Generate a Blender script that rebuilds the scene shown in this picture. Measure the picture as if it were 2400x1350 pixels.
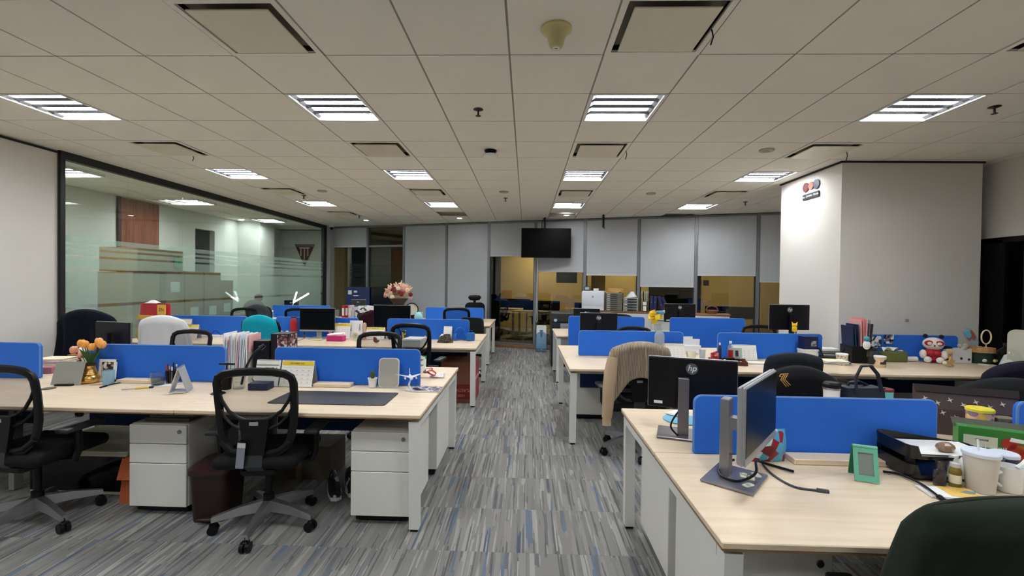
import bpy, bmesh, math, random
from mathutils import Matrix, Vector, Euler
random.seed(7)
PI = math.pi
SC = bpy.context.scene
COL = SC.collection
for o in list(bpy.data.objects): bpy.data.objects.remove(o)

# ---------------------------------------------------------------- camera
YAW, PITCH, ROLL, FPX = 0.0311, 0.013, 0.0128, 1068.3
fwd = Vector((-math.sin(YAW)*math.cos(PITCH), math.cos(YAW)*math.cos(PITCH), -math.sin(PITCH)))
rgt = Vector((math.cos(YAW), math.sin(YAW), 0)); dwn = fwd.cross(rgt)
r2 = math.cos(ROLL)*rgt - math.sin(ROLL)*dwn
d2 = math.sin(ROLL)*rgt + math.cos(ROLL)*dwn
cd = bpy.data.cameras.new('camera'); cam = bpy.data.objects.new('camera', cd); COL.objects.link(cam)
cd.sensor_fit = 'HORIZONTAL'; cd.sensor_width = 36; cd.lens = FPX/2400*36; cd.clip_start = .05; cd.clip_end = 100
m3 = Matrix((r2, -d2, -fwd)).transposed()
cam.matrix_world = Matrix.Translation((0, 0, 1.555)) @ m3.to_4x4()
SC.camera = cam

# ---------------------------------------------------------------- night outside, exposure
w = bpy.data.worlds.new('night'); SC.world = w; w.use_nodes = True
w.node_tree.nodes['Background'].inputs[0].default_value = (.02, .025, .035, 1)
w.node_tree.nodes['Background'].inputs[1].default_value = .12
vs = SC.view_settings; vs.view_transform = 'Standard'; vs.look = 'None'; vs.gamma = 1; vs.use_curve_mapping = False
vs.exposure = 1.32
TROFFER_STRENGTH = 26.0
DOWNLIGHT_STRENGTH = 40.0
WARM_LAMP_STRENGTH = 190.0
HZ = 3.01           # ceiling height

# ---------------------------------------------------------------- materials
def lin(c):
    c = c/255.
    return c/12.92 if c <= .04045 else ((c+.055)/1.055)**2.4
def rgb(c): return (lin(c[0]), lin(c[1]), lin(c[2]), 1)
MATS = {}
def mat(name, col, rough=.5, metal=0., var=.06, scale=12., bump=0., spec=.5, stretch=(1, 1, 1), bscale=None, coord='Object', sheen=0):
    if name in MATS: return MATS[name]
    m = bpy.data.materials.new(name); m.use_nodes = True; MATS[name] = m
    nt = m.node_tree; N = nt.nodes; L = nt.links
    b = N['Principled BSDF']; b.inputs['Roughness'].default_value = rough; b.inputs['Metallic'].default_value = metal
    b.inputs['Specular IOR Level'].default_value = spec
    if sheen: b.inputs['Sheen Weight'].default_value = sheen
    tc = N.new('ShaderNodeTexCoord'); mp = N.new('ShaderNodeMapping'); L.new(tc.outputs[coord], mp.inputs[0])
    mp.inputs['Scale'].default_value = stretch
    nz = N.new('ShaderNodeTexNoise'); nz.inputs['Scale'].default_value = scale; nz.inputs['Detail'].default_value = 3
    L.new(mp.outputs[0], nz.inputs['Vector'])
    mx = N.new('ShaderNodeMix'); mx.data_type = 'RGBA'
    c = rgb(col)
    mx.inputs['A'].default_value = tuple(min(1, v*(1-var)) for v in c[:3])+(1,)
    mx.inputs['B'].default_value = tuple(min(1, v*(1+var)) for v in c[:3])+(1,)
    L.new(nz.outputs['Fac'], mx.inputs['Factor']); L.new(mx.outputs['Result'], b.inputs['Base Color'])
    if bump:
        n2 = N.new('ShaderNodeTexNoise'); n2.inputs['Scale'].default_value = bscale or scale*8; L.new(mp.outputs[0], n2.inputs['Vector'])
        bp = N.new('ShaderNodeBump'); bp.inputs['Strength'].default_value = bump; bp.inputs['Distance'].default_value = .002
        L.new(n2.outputs['Fac'], bp.inputs['Height']); L.new(bp.outputs['Normal'], b.inputs['Normal'])
    return m
def emit(name, col, strength):
    if name in MATS: return MATS[name]
    m = bpy.data.materials.new(name); m.use_nodes = True; MATS[name] = m
    nt = m.node_tree; nt.nodes.clear()
    o = nt.nodes.new('ShaderNodeOutputMaterial'); e = nt.nodes.new('ShaderNodeEmission')
    e.inputs[0].default_value = col+(1,); e.inputs[1].default_value = strength
    nt.links.new(e.outputs[0], o.inputs[0]); return m
def pane(name, tint, refl=1.5, film=0., filmcol=(1, 1, 1), rough=0.):
    """thin sheet: see-through tint + mirror reflection by Fresnel (+ a share of white scattering film)"""
    if name in MATS: return MATS[name]
    m = bpy.data.materials.new(name); m.use_nodes = True; MATS[name] = m
    nt = m.node_tree; N = nt.nodes; L = nt.links; N.clear()
    o = N.new('ShaderNodeOutputMaterial'); t = N.new('ShaderNodeBsdfTransparent'); t.inputs[0].default_value = tint+(1,)
    g = N.new('ShaderNodeBsdfGlossy'); g.inputs['Roughness'].default_value = rough
    f = N.new('ShaderNodeFresnel'); ge = N.new('ShaderNodeNewGeometry'); mr = N.new('ShaderNodeMapRange')
    mr.inputs['To Min'].default_value = refl; mr.inputs['To Max'].default_value = 1/refl
    L.new(ge.outputs['Backfacing'], mr.inputs['Value']); L.new(mr.outputs[0], f.inputs['IOR'])
    base = t.outputs[0]
    if film:
        d = N.new('ShaderNodeBsdfDiffuse'); d.inputs[0].default_value = filmcol+(1,)
        tl = N.new('ShaderNodeBsdfTranslucent'); tl.inputs[0].default_value = filmcol+(1,)
        h = N.new('ShaderNodeMixShader'); h.inputs[0].default_value = .5; L.new(d.outputs[0], h.inputs[1]); L.new(tl.outputs[0], h.inputs[2])
        k = N.new('ShaderNodeMixShader'); k.inputs[0].default_value = film; L.new(base, k.inputs[1]); L.new(h.outputs[0], k.inputs[2]); base = k.outputs[0]
    x = N.new('ShaderNodeMixShader'); L.new(f.outputs[0], x.inputs[0]); L.new(base, x.inputs[1]); L.new(g.outputs[0], x.inputs[2])
    L.new(x.outputs[0], o.inputs[0]); return m
def meshcloth(name, col, through):
    if name in MATS: return MATS[name]
    m = bpy.data.materials.new(name); m.use_nodes = True; MATS[name] = m
    nt = m.node_tree; N = nt.nodes; L = nt.links; N.clear()
    o = N.new('ShaderNodeOutputMaterial'); t = N.new('ShaderNodeBsdfTransparent'); d = N.new('ShaderNodeBsdfDiffuse')
    d.inputs[0].default_value = rgb(col); x = N.new('ShaderNodeMixShader'); x.inputs[0].default_value = 1-through
    L.new(t.outputs[0], x.inputs[1]); L.new(d.outputs[0], x.inputs[2]); L.new(x.outputs[0], o.inputs[0]); return m
def blotch(name, cols, scale=20., rough=.5, stretch=(1, 1, 1), kind='voronoi'):
    """printed picture / pattern: colour patches from a cell texture"""
    if name in MATS: return MATS[name]
    m = bpy.data.materials.new(name); m.use_nodes = True; MATS[name] = m
    nt = m.node_tree; N = nt.nodes; L = nt.links; b = N['Principled BSDF']; b.inputs['Roughness'].default_value = rough
    tc = N.new('ShaderNodeTexCoord'); mp = N.new('ShaderNodeMapping'); mp.inputs['Scale'].default_value = stretch; L.new(tc.outputs['Object'], mp.inputs[0])
    if kind == 'voronoi':
        v = N.new('ShaderNodeTexVoronoi'); v.inputs['Scale'].default_value = scale; L.new(mp.outputs[0], v.inputs['Vector'])
        s = N.new('ShaderNodeSeparateColor'); L.new(v.outputs['Color'], s.inputs[0]); out = s.outputs[0]
    else:
        v = N.new('ShaderNodeTexNoise'); v.inputs['Scale'].default_value = scale; v.inputs['Detail'].default_value = 2; L.new(mp.outputs[0], v.inputs['Vector']); out = v.outputs['Fac']
    r = N.new('ShaderNodeValToRGB'); r.color_ramp.interpolation = 'CONSTANT'
    e = r.color_ramp.elements; n = len(cols)
    lo, hi = (0, 1) if kind == 'voronoi' else (.3, .7)
    e[0].position = 0; e[0].color = rgb(cols[0]); e[1].position = lo+(hi-lo)/n; e[1].color = rgb(cols[1])
    for i in range(2, n):
        q = e.new(lo+(hi-lo)*i/n); q.color = rgb(cols[i])
    L.new(out, r.inputs[0]); L.new(r.outputs[0], b.inputs['Base Color']); return m

# ---------------------------------------------------------------- mesh helpers
class G:
    def __init__(s): s.bm = bmesh.new()
    def _tf(s, vs, c, rx, ry, rz):
        M = Matrix.Translation(c) @ Euler((rx, ry, rz)).to_matrix().to_4x4()
        for v in vs: v.co = M @ v.co
    def box(s, c, d, rz=0, rx=0, ry=0, bev=0, seg=1):
        vs = bmesh.ops.create_cube(s.bm, size=1)['verts']
        for v in vs: v.co = Vector((v.co.x*d[0], v.co.y*d[1], v.co.z*d[2]))
        s._tf(vs, c, rx, ry, rz)
        if bev:
            ed = {e for v in vs for e in v.link_edges}
            bmesh.ops.bevel(s.bm, geom=list(ed), offset=min(bev, min(d)*.49), segments=seg, affect='EDGES', profile=.5)
        return s
    def span(s, a, b, bev=0, seg=1):
        return s.box([(a[i]+b[i])/2 for i in range(3)], [abs(b[i]-a[i]) for i in range(3)], bev=bev, seg=seg)
    def rings(s, rs, closed=False, cap=True):
        R = [[s.bm.verts.new(p) for p in r] for r in rs]; n = len(R[0])
        for i in range(len(R)-(0 if closed else 1)):
            a, b = R[i], R[(i+1) % len(R)]
            for j in range(n):
                try: s.bm.faces.new((a[j], a[(j+1) % n], b[(j+1) % n], b[j]))
                except ValueError: pass
        if cap and not closed:
            s.bm.faces.new(R[0][::-1]); s.bm.faces.new(R[-1])
        return s
    def cyl(s, p0, p1, r0, r1=None, n=14):
        p0, p1 = Vector(p0), Vector(p1); r1 = r0 if r1 is None else r1
        d = (p1-p0).normalized(); u = d.orthogonal().normalized(); v = d.cross(u)
        return s.rings([[p+(u*math.cos(2*PI*i/n)+v*math.sin(2*PI*i/n))*r for i in range(n)] for p, r in ((p0, r0), (p1, r1))])
    def tube(s, pts, r, n=8, closed=False, flat=1., up=None):
        P = [Vector(p) for p in pts]; k = len(P); rs = []; u = None
        for i in range(k):
            a = P[(i-1) % k] if (closed or i > 0) else P[0]; b = P[(i+1) % k] if (closed or i < k-1) else P[-1]
            d = (b-a).normalized()
            if up is not None: u = Vector(up)-d*d.dot(Vector(up))
            elif u is None: u = d.orthogonal()
            else: u = u-d*d.dot(u)
            if u.length < 1e-6: u = d.orthogonal()
            u = u.normalized(); v = d.cross(u); rr = r[i] if isinstance(r, (list, tuple)) else r
            rs.append([P[i]+u*math.cos(2*PI*j/n)*rr*flat+v*math.sin(2*PI*j/n)*rr for j in range(n)])
        return s.rings(rs, closed)
    def lathe(s, prof, c=(0, 0, 0), n=20, sx=1., sy=1., cap=True):
        return s.rings([[(c[0]+max(r, .0004)*math.cos(2*PI*i/n)*sx, c[1]+max(r, .0004)*math.sin(2*PI*i/n)*sy, c[2]+z) for i in range(n)] for r, z in prof], cap=cap)
    def prism(s, pts, t, c=(0, 0, 0), rx=0, ry=0, rz=0):
        """outline in local XY, thickness t along local Z, then rotated and moved"""
        a = [s.bm.verts.new((x, y, 0)) for x, y in pts]; b = [s.bm.verts.new((x, y, t)) for x, y in pts]; n = len(pts)
        s.bm.faces.new(a[::-1]); s.bm.faces.new(b)
        for i in range(n): s.bm.faces.new((a[i], a[(i+1) % n], b[(i+1) % n], b[i]))
        s._tf(a+b, c, rx, ry, rz); return s
    def surf(s, fn, nu, nv, closeu=False):
        V = [[s.bm.verts.new(fn(i/(nu if closeu else nu-1), j/(nv-1))) for i in range(nu)] for j in range(nv)]
        for j in range(nv-1):
            for i in range(nu if closeu else nu-1):
                s.bm.faces.new((V[j][i], V[j][(i+1) % nu], V[j+1][(i+1) % nu], V[j+1][i]))
        return s
    def ball(s, c, r, n=12, sx=1, sy=1, sz=1):
        k = max(6, n//2+2)
        return s.rings([[(c[0]+r*sx*max(math.sin(PI*j/k), .02)*math.cos(2*PI*i/n), c[1]+r*sy*max(math.sin(PI*j/k), .02)*math.sin(2*PI*i/n), c[2]-r*sz*math.cos(PI*j/k)) for i in range(n)] for j in range(k+1)])
    def mesh(s, name, m, smooth=True, ang=40):
        bmesh.ops.recalc_face_normals(s.bm, faces=s.bm.faces)
        me = bpy.data.meshes.new(name); s.bm.to_mesh(me); s.bm.free()
        me.materials.append(m)
        if smooth:
            me.polygons.foreach_set('use_smooth', [True]*len(me.polygons)); me.set_sharp_from_angle(angle=math.radians(ang))
        return me
    def obj(s, name, m, parent=None, smooth=True, loc=None, rz=0, ang=40, rot=None):
        o = bpy.data.objects.new(name, s.mesh(name, m, smooth, ang)); COL.objects.link(o)
        if parent is not None: o.parent = parent
        if loc is not None: o.location = loc
        if rz: o.rotation_euler = (0, 0, rz)
        if rot is not None: o.rotation_euler = rot
        return o
def tag(o, label, cat, group=None):
    o['label'] = label; o['category'] = cat
    if group: o['group'] = group
    return o
def T(name, label, cat, loc=(0, 0, 0), rz=0, group=None):
    o = bpy.data.objects.new(name, None); COL.objects.link(o); o.empty_display_size = .1
    if abs(loc[2]-.74) < .0015: loc = (loc[0], loc[1], .7415)          # things rest just clear of the desk laminate
    o.location = loc; o.rotation_euler = (0, 0, rz); return tag(o, label, cat, group)
def S(o): o['kind'] = 'structure'; return o
def Sroot(name, loc=(0, 0, 0), rz=0):
    o = bpy.data.objects.new(name, None); COL.objects.link(o); o.location = loc; o.rotation_euler = (0, 0, rz); return S(o)
def link(name, me, parent, loc=(0, 0, 0), rz=0):
    o = bpy.data.objects.new(name, me); COL.objects.link(o); o.parent = parent; o.location = loc; o.rotation_euler = (0, 0, rz); return o
def copy_tree(o, loc, rz, label, group=None):
    r = o.copy(); COL.objects.link(r); r.location = loc; r.rotation_euler = (0, 0, rz); r['label'] = label
    if group: r['group'] = group
    for ch in list(o.children):
        c = ch.copy(); COL.objects.link(c); c.parent = r
        for g in list(ch.children):
            d = g.copy(); COL.objects.link(d); d.parent = c
    return r
def text(body, size, m, parent, loc, rot=(PI/2, 0, 0), name='lettering', shear=0., ext=.0004):
    cu = bpy.data.curves.new(name, 'FONT'); cu.body = body; cu.size = size; cu.align_x = 'CENTER'; cu.align_y = 'CENTER'; cu.extrude = ext; cu.shear = shear
    t = bpy.data.objects.new('tmp', cu); me = bpy.data.meshes.new_from_object(t); bpy.data.objects.remove(t)
    me.materials.clear(); me.materials.append(m); me.name = name
    o = bpy.data.objects.new(name, me); COL.objects.link(o); o.parent = parent; o.location = loc; o.rotation_euler = rot; return o
def rrect(w, h, r, n=5):
    p = []
    for cx, cy, a in ((w/2-r, h/2-r, 0), (-w/2+r, h/2-r, 90), (-w/2+r, -h/2+r, 180), (w/2-r, -h/2+r, 270)):
        for i in range(n+1):
            t = math.radians(a+90*i/n); p.append((cx+r*math.cos(t), cy+r*math.sin(t)))
    return p

# common materials
WHITE_PAINT = mat('white wall paint', (224, 221, 213), .75, var=.015, scale=2)
WHITE_METAL = mat('white powder coated steel', (222, 222, 216), .4, var=.01)
PED_WHITE = mat('warm white steel', (226, 224, 217), .42, var=.01)
BLACK = mat('black plastic', (12, 12, 14), .42, spec=.3, var=.1)
BLACK_SOFT = mat('black woven fabric', (10, 11, 13), .9, var=.15, scale=60, bump=.3)
DARK = mat('dark grey plastic', (38, 39, 41), .45)
CHROME = mat('polished aluminium', (172, 172, 175), .3, .85, var=.03)
STEEL = mat('brushed steel', (150, 150, 152), .35, 1., var=.05)
SILVER = mat('silver plastic', (165, 166, 168), .38, .3)
BLUE = mat('blue screen fabric', (32, 106, 212), .85, var=.05, scale=80, bump=.15, sheen=.06)
BLUE_EDGE = mat('blue screen edging', (92, 132, 196), .6)
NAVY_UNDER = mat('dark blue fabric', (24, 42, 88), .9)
SCREEN = mat('switched off display', (6, 7, 9), .3, spec=.15, var=.02)
PAPER = mat('white paper', (236, 236, 232), .7, var=.015)
CREAM = mat('cream paper', (236, 228, 198), .7, var=.02)
PINKP = mat('pink paper', (232, 176, 172), .7, var=.03)
YELLOW = mat('yellow print', (236, 205, 40), .6)
INK = mat('dark ink', (45, 45, 48), .7)
GREYP = mat('grey print', (160, 162, 165), .7)
RED = mat('red plastic', (170, 22, 34), .4)
NAVY = mat('navy board', (26, 36, 78), .5)
GLASSY = pane('clear glassware', (.93, .95, .95), 1.45)
PLASTIC_CLEAR = pane('clear plastic', (.82, .86, .88), 1.4, film=.18, filmcol=(.85, .88, .9))
MIRROR = mat('mirror glass', (205, 207, 208), .03, 1., var=.0)
PHOTO = blotch('photo print', [(60, 45, 45), (190, 170, 160), (110, 80, 75), (225, 220, 215), (30, 30, 40)], 60, .3)
GOLD = mat('hammered gold metal', (222, 178, 104), .25, 1., var=.1, scale=30, bump=.5, bscale=90)
LEAF = mat('leaf green', (44, 92, 34), .5, var=.2)
def wood(name, col, dark, axis=(1.5, 30, 30), rough=.4):
    if name in MATS: return MATS[name]
    m = bpy.data.materials.new(name); m.use_nodes = True; MATS[name] = m
    nt = m.node_tree; N = nt.nodes; L = nt.links; b = N['Principled BSDF']; b.inputs['Roughness'].default_value = rough
    tc = N.new('ShaderNodeTexCoord'); mp = N.new('ShaderNodeMapping'); mp.inputs['Scale'].default_value = axis; L.new(tc.outputs['Object'], mp.inputs[0])
    n = N.new('ShaderNodeTexNoise'); n.inputs['Scale'].default_value = 1.; n.inputs['Detail'].default_value = 5; n.inputs['Distortion'].default_value = .6; L.new(mp.outputs[0], n.inputs['Vector'])
    r = N.new('ShaderNodeValToRGB'); r.color_ramp.elements[0].position = .35; r.color_ramp.elements[0].color = rgb(dark); r.color_ramp.elements[1].position = .6; r.color_ramp.elements[1].color = rgb(col)
    L.new(n.outputs['Fac'], r.inputs[0]); L.new(r.outputs[0], b.inputs['Base Color']); return m
MAPLE = wood('pale maple laminate', (228, 209, 182), (219, 198, 168))
MAPLE_EDGE = wood('maple edge band', (150, 118, 84), (126, 96, 66))
REDWOOD = wood('reddish wood veneer', (150, 92, 66), (112, 62, 44), (30, 30, 1.5))
WALNUT = wood('brown wood', (150, 104, 72), (120, 80, 54))


# ================================================================ THE ROOM
GX = lambda c: .6*c-.1263
GY = lambda r: 2.9375+.6*r
def wallY(x): return 10.785-.307*x          # slanted window wall
WA = math.atan2(-.307, 1)
# ---------------- carpet
def carpet_mat():
    m = bpy.data.materials.new('striped carpet'); m.use_nodes = True
    nt = m.node_tree; N = nt.nodes; L = nt.links; b = N['Principled BSDF']; b.inputs['Roughness'].default_value = .95; b.inputs['Specular IOR Level'].default_value = .15
    tc = N.new('ShaderNodeTexCoord'); oi = N.new('ShaderNodeObjectInfo')
    add = N.new('ShaderNodeVectorMath'); add.operation = 'SCALE'; add.inputs['Scale'].default_value = 37.
    cx = N.new('ShaderNodeCombineXYZ'); L.new(oi.outputs['Random'], cx.inputs[0]); L.new(oi.outputs['Random'], cx.inputs[1]); L.new(cx.outputs[0], add.inputs[0])
    sm = N.new('ShaderNodeVectorMath'); sm.operation = 'ADD'; L.new(tc.outputs['Object'], sm.inputs[0]); L.new(add.outputs[0], sm.inputs[1])
    def streak(sx, sy, w):
        mp = N.new('ShaderNodeMapping'); mp.inputs['Scale'].default_value = (sx, sy, 1); mp.inputs['Location'].default_value = (w*13.7, w*5.1, w); L.new(sm.outputs[0], mp.inputs[0])
        v = N.new('ShaderNodeTexVoronoi'); v.distance = 'CHEBYCHEV'; v.inputs['Scale'].default_value = 1.; L.new(mp.outputs[0], v.inputs['Vector'])
        s = N.new('ShaderNodeSeparateColor'); L.new(v.outputs['Color'], s.inputs[0]); return s.outputs[0]
    def ramp(src, stops):
        r = N.new('ShaderNodeValToRGB'); r.color_ramp.interpolation = 'CONSTANT'; e = r.color_ramp.elements
        e[0].position = 0; e[0].color = stops[0][1]; e[1].position = stops[1][0]; e[1].color = stops[1][1]
        for p, c in stops[2:]:
            q = e.new(p); q.color = c
        L.new(src, r.inputs[0]); return r.outputs[0]
    base = ramp(streak(42, 2.4, 1), [(0, rgb((138, 136, 132))), (.42, rgb((146, 144, 140))), (.66, rgb((129, 129, 127))), (.82, rgb((164, 162, 156))), (.91, rgb((112, 114, 118))), (.96, rgb((108, 120, 138)))])
    fine = ramp(streak(105, 2.7, 2), [(0, (0, 0, 0, 1)), (.84, (.6, .6, .6, 1)), (.94, (.4, .4, .4, 1))])
    finec = ramp(streak(105, 2.7, 2), [(0, rgb((105, 104, 101))), (.84, rgb((74, 76, 82))), (.94, rgb((196, 193, 186)))])
    mx = N.new('ShaderNodeMix'); mx.data_type = 'RGBA'; L.new(fine, mx.inputs['Factor']); L.new(base, mx.inputs['A']); L.new(finec, mx.inputs['B'])
    nz = N.new('ShaderNodeTexNoise'); nz.inputs['Scale'].default_value = 260; L.new(tc.outputs['Object'], nz.inputs['Vector'])
    mul = N.new('ShaderNodeMix'); mul.data_type = 'RGBA'; mul.blend_type = 'MULTIPLY'; mul.inputs['Factor'].default_value = .25
    L.new(mx.outputs['Result'], mul.inputs['A']); L.new(nz.outputs['Fac'], mul.inputs['B']); L.new(mul.outputs['Result'], b.inputs['Base Color'])
    bp = N.new('ShaderNodeBump'); bp.inputs['Strength'].default_value = .5; bp.inputs['Distance'].default_value = .003; L.new(nz.outputs['Fac'], bp.inputs['Height']); L.new(bp.outputs['Normal'], b.inputs['Normal'])
    return m
CARPET = carpet_mat()
floor = S(G().span((-9, -4.2, -.12), (9, 19, -.006)).obj('floor', CARPET, smooth=False))
tile = G().box((0, 0, -.003), (.499, .499, .006)).mesh('carpet_tile', CARPET, smooth=False)
for j in range(17):
    y = 1.35+.5*j
    if y > 11.2: break
    for i in range(-12, 8):
        x = .1+.5*i
        if x > 2.6 or x < -4.4: continue
        if abs(x)/y > 1.25: continue
        if len(floor.children) >= 285: break
        link('carpet_tile', tile, floor, (x, y, 0))
# ---------------- ceiling
TILE = mat('mineral fibre ceiling tile', (235, 231, 220), .9, var=.03, scale=3, bump=.15, bscale=180)
TBAR = mat('shade-darkened grid steel', (150, 146, 132), .6)  # bars coloured darker than the tiles, painting in the joint shadows
DARKVOID = mat('dark ceiling void', (22, 21, 20), .9)
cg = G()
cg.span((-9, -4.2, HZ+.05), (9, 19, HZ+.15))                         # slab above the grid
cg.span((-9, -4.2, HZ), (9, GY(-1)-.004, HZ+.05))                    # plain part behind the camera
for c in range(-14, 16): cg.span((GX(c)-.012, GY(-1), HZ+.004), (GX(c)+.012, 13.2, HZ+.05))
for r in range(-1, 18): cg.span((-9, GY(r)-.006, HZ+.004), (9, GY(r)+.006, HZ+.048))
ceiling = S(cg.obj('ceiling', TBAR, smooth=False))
ct = G().box((0, 0, .0075), (.587, .589, .015)).mesh('ceiling_tile', TILE, smooth=False)
SPEC = {}
for c in (-7, -3, 1, 5):
    for r in (1, 5, 9): SPEC[(c, r)] = 'light'
    for r in (-1, 3, 7, 11): SPEC[(c, r)] = 'vent'
n = 0; rest = G()
cells = []
for r in range(-1, 17):
    for c in range(-14, 15):
        x, y = GX(c)+.3, GY(r)+.3
        if (c, r) in SPEC or y > 13: continue
        vis = (y/1068 > 0 and abs(x)/max(y, .1) < 1.25 and x > -5.5 and y < wallY(x)+.3 and not (x > 3.65 and y > 6) and x < 5.6)
        cells.append((0 if vis else 1, y, c, r))
cells.sort()
for k, y, c, r in cells:
    x = GX(c)+.3
    if k == 0 and n < 290: link('ceiling_tile', ct, ceiling, (x, y, HZ)); n += 1
    else: rest.box((x, y, HZ+.0075), (.587, .589, .015))
ro = rest.obj('ceiling_tile_field', TILE, ceiling, smooth=False); ro['kind'] = 'stuff'
# ---------------- troffers
TUBE = emit('fluorescent glow', (.93, .96, 1.), TROFFER_STRENGTH)
REFL = mat('louvre reflector', (205, 206, 215), .25, .8)
def make_troffer():
    t = T('ceiling_light', '', 'ceiling light', group='louvred ceiling lights')
    g = G()
    g.span((-.297, -.297, .07), (.297, .297, .08))
    for s in (-1, 1):
        g.span((s*.297, -.297, -.004), (s*.272, .297, .07)); g.span((-.272, s*.297, -.004), (.272, s*.275, .07))
    g.obj('housing', WHITE_METAL, t, False)
    for k in range(4):
        y = -.207+.138*k
        G().span((-.235, y-.035, .022), (.235, y+.035, .026)).obj('lamp_strip', TUBE, t, False)
        for s in (-1, 1): G().box((s*.254, y, .018), (.036, .084, .01), ry=s*.5).obj('end_reflector', REFL, t, False)
        lv = G()
        for q in range(9): lv.span((-.205+.0512*q-.0012, y-.042, .016), (-.205+.0512*q+.0012, y+.042, .022))
        lv.obj('louvre_blades', REFL, t, False)['kind'] = 'stuff'
    for k in range(3):
        y = -.138+.138*k
        G().span((-.272, y-.034, .018), (.272, y+.034, .03)).obj('dark_baffle', mat('dark blue baffle', (24, 28, 44), .35), t, False)
    return t
def make_vent():
    t = T('air_diffuser', '', 'air vent', group='square ceiling air diffusers')
    g = G()
    for s in (-1, 1):
        g.span((s*.296, -.296, -.005), (s*.262, .296, .01)); g.span((-.262, s*.296, -.005), (.262, s*.262, .01))
    g.obj('frame', TILE, t, False)
    b = G(); b.span((-.285, -.285, .11), (.285, .285, .12))
    for s in (-1, 1): b.span((s*.285, -.285, .01), (s*.275, .285, .12)); b.span((-.285, s*.285, .01), (.285, s*.275, .12))
    b.obj('plenum_box', DARKVOID, t, False)
    G().box((0, 0, -.016), (.455, .455, .010), bev=.003).obj('face_plate', mat('diffuser plate', (220, 213, 190), .4), t, False)
    return t
ROWN = {1: 'nearest row', 5: 'second row', 9: 'third row'}
COLN = {-7: 'far left', -3: 'left of the aisle', 1: 'right of the aisle', 5: 'far right'}
VROW = {-1: 'at the top edge of the picture', 3: 'behind the nearest row of lights', 7: 'behind the second row of lights', 11: 'behind the third row of lights'}
proto = {'light': make_troffer(), 'vent': make_vent()}; used = set()
for (c, r), k in sorted(SPEC.items(), key=lambda a: (a[0][1], a[0][0])):
    if k == 'vent' and r == 11 and c in (-3, 1, 5): continue
    x, y = GX(c)+.3, GY(r)+.3
    if y > wallY(x)-.1: continue
    lab = ('glowing four-strip ceiling light, %s, %s' % (ROWN[r], COLN[c])) if k == 'light' else ('square air diffuser, %s, %s' % (COLN[c], VROW[r]))
    if k not in used:
        o = proto[k]; o.location = (x, y, HZ); o['label'] = lab; used.add(k)
    else: copy_tree(proto[k], (x, y, HZ), 0, lab)
for y in (GY(-7)+.3, GY(-3)+.3):
    for c in (-7, -3, 1, 5):
        copy_tree(proto['light'], (GX(c)+.3, y, HZ-.032), 0, 'ceiling light behind the camera, %s, %s row back' % (COLN[c], 'first' if y > 0 else 'second'))
for y, lab in ((6.05, 'nearest'), (8.4, 'middle'), (11.0, 'farthest')):
    copy_tree(proto['light'], (-6.33, y, HZ-.032), 0, 'four-strip ceiling light inside the glass-walled room, %s one' % lab)
# ---------------- walls
S(G().span((-5.55, -4.2, 0), (-5.43, 5.115, HZ)).obj('wall_left', WHITE_PAINT, smooth=False))
S(G().span((-5.55, -4.32, 0), (5.55, -4.2, HZ)).obj('wall_back', mat('beige wall paint', (206, 196, 172), .8, var=.02), smooth=False))
S(G().span((-5.428, 0, HZ-.035), (-5.415, 5.1, HZ-.012)).obj('trim_1', mat('shadow gap black', (20, 20, 20), .7), smooth=False))
pil = G(); pil.span((3.65, 5.43, 0), (5.235, 6.69, HZ)); S(pil.obj('wall_pillar', WHITE_PAINT, smooth=False))
tr = G(); tr.span((3.63, 5.41, HZ-.02), (5.25, 5.43, HZ-.002)); tr.span((3.63, 5.41, HZ-.02), (3.65, 6.7, HZ-.002)); S(tr.obj('trim_2', mat('shadow gap black', (20, 20, 20), .7), smooth=False))
wr = G(); wr.span((5.43, -4.2, 2.14), (5.55, 6.9, HZ)); wr.span((5.43, 6.6, 0), (5.55, 9.4, HZ)); wr.span((5.43, -4.2, 0), (5.55, 2.2, 2.14)); wr.span((5.235, 6.5, 0), (5.43, 6.6, HZ))
S(wr.obj('wall_right', WHITE_PAINT, smooth=False))
FRAME_BLACK = mat('black window frame', (16, 15, 16), .5)
wn = Sroot('window_11')
f = G(); f.span((5.44, 5.40, 0), (5.52, 5.75, 2.14)); f.span((5.44, 2.2, 2.08), (5.52, 6.6, 2.14)); f.span((5.44, 2.2, 0), (5.52, 6.6, .06)); f.span((5.44, 3.8, .06), (5.52, 3.88, 2.08))
f.obj('window_frame', FRAME_BLACK, wn, False)
NIGHT = pane('dark night glass', (.25, .26, .22), 1.6)
G().span((5.475, 3.88, .06), (5.485, 5.40, 2.08)).obj('pane', NIGHT, wn, False)
G().span((5.475, 2.2, .06), (5.485, 3.8, 2.08)).obj('pane', NIGHT, wn, False)
G().span((5.475, 5.75, .06), (5.485, 6.6, 2.08)).obj('pane', NIGHT, wn, False)
S(G().span((7.4, 1.5, 0), (7.5, 8, HZ)).obj('wall_corridor', mat('olive corridor wall', (96, 92, 70), .9), smooth=False))
S(G().span((5.55, 1.4, 0), (7.5, 1.5, HZ)).obj('wall_corridor_end', MATS['olive corridor wall'], smooth=False))
S(G().span((5.55, 8, 0), (7.5, 8.1, HZ)).obj('wall_corridor_end.001', MATS['olive corridor wall'], smooth=False))
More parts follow.
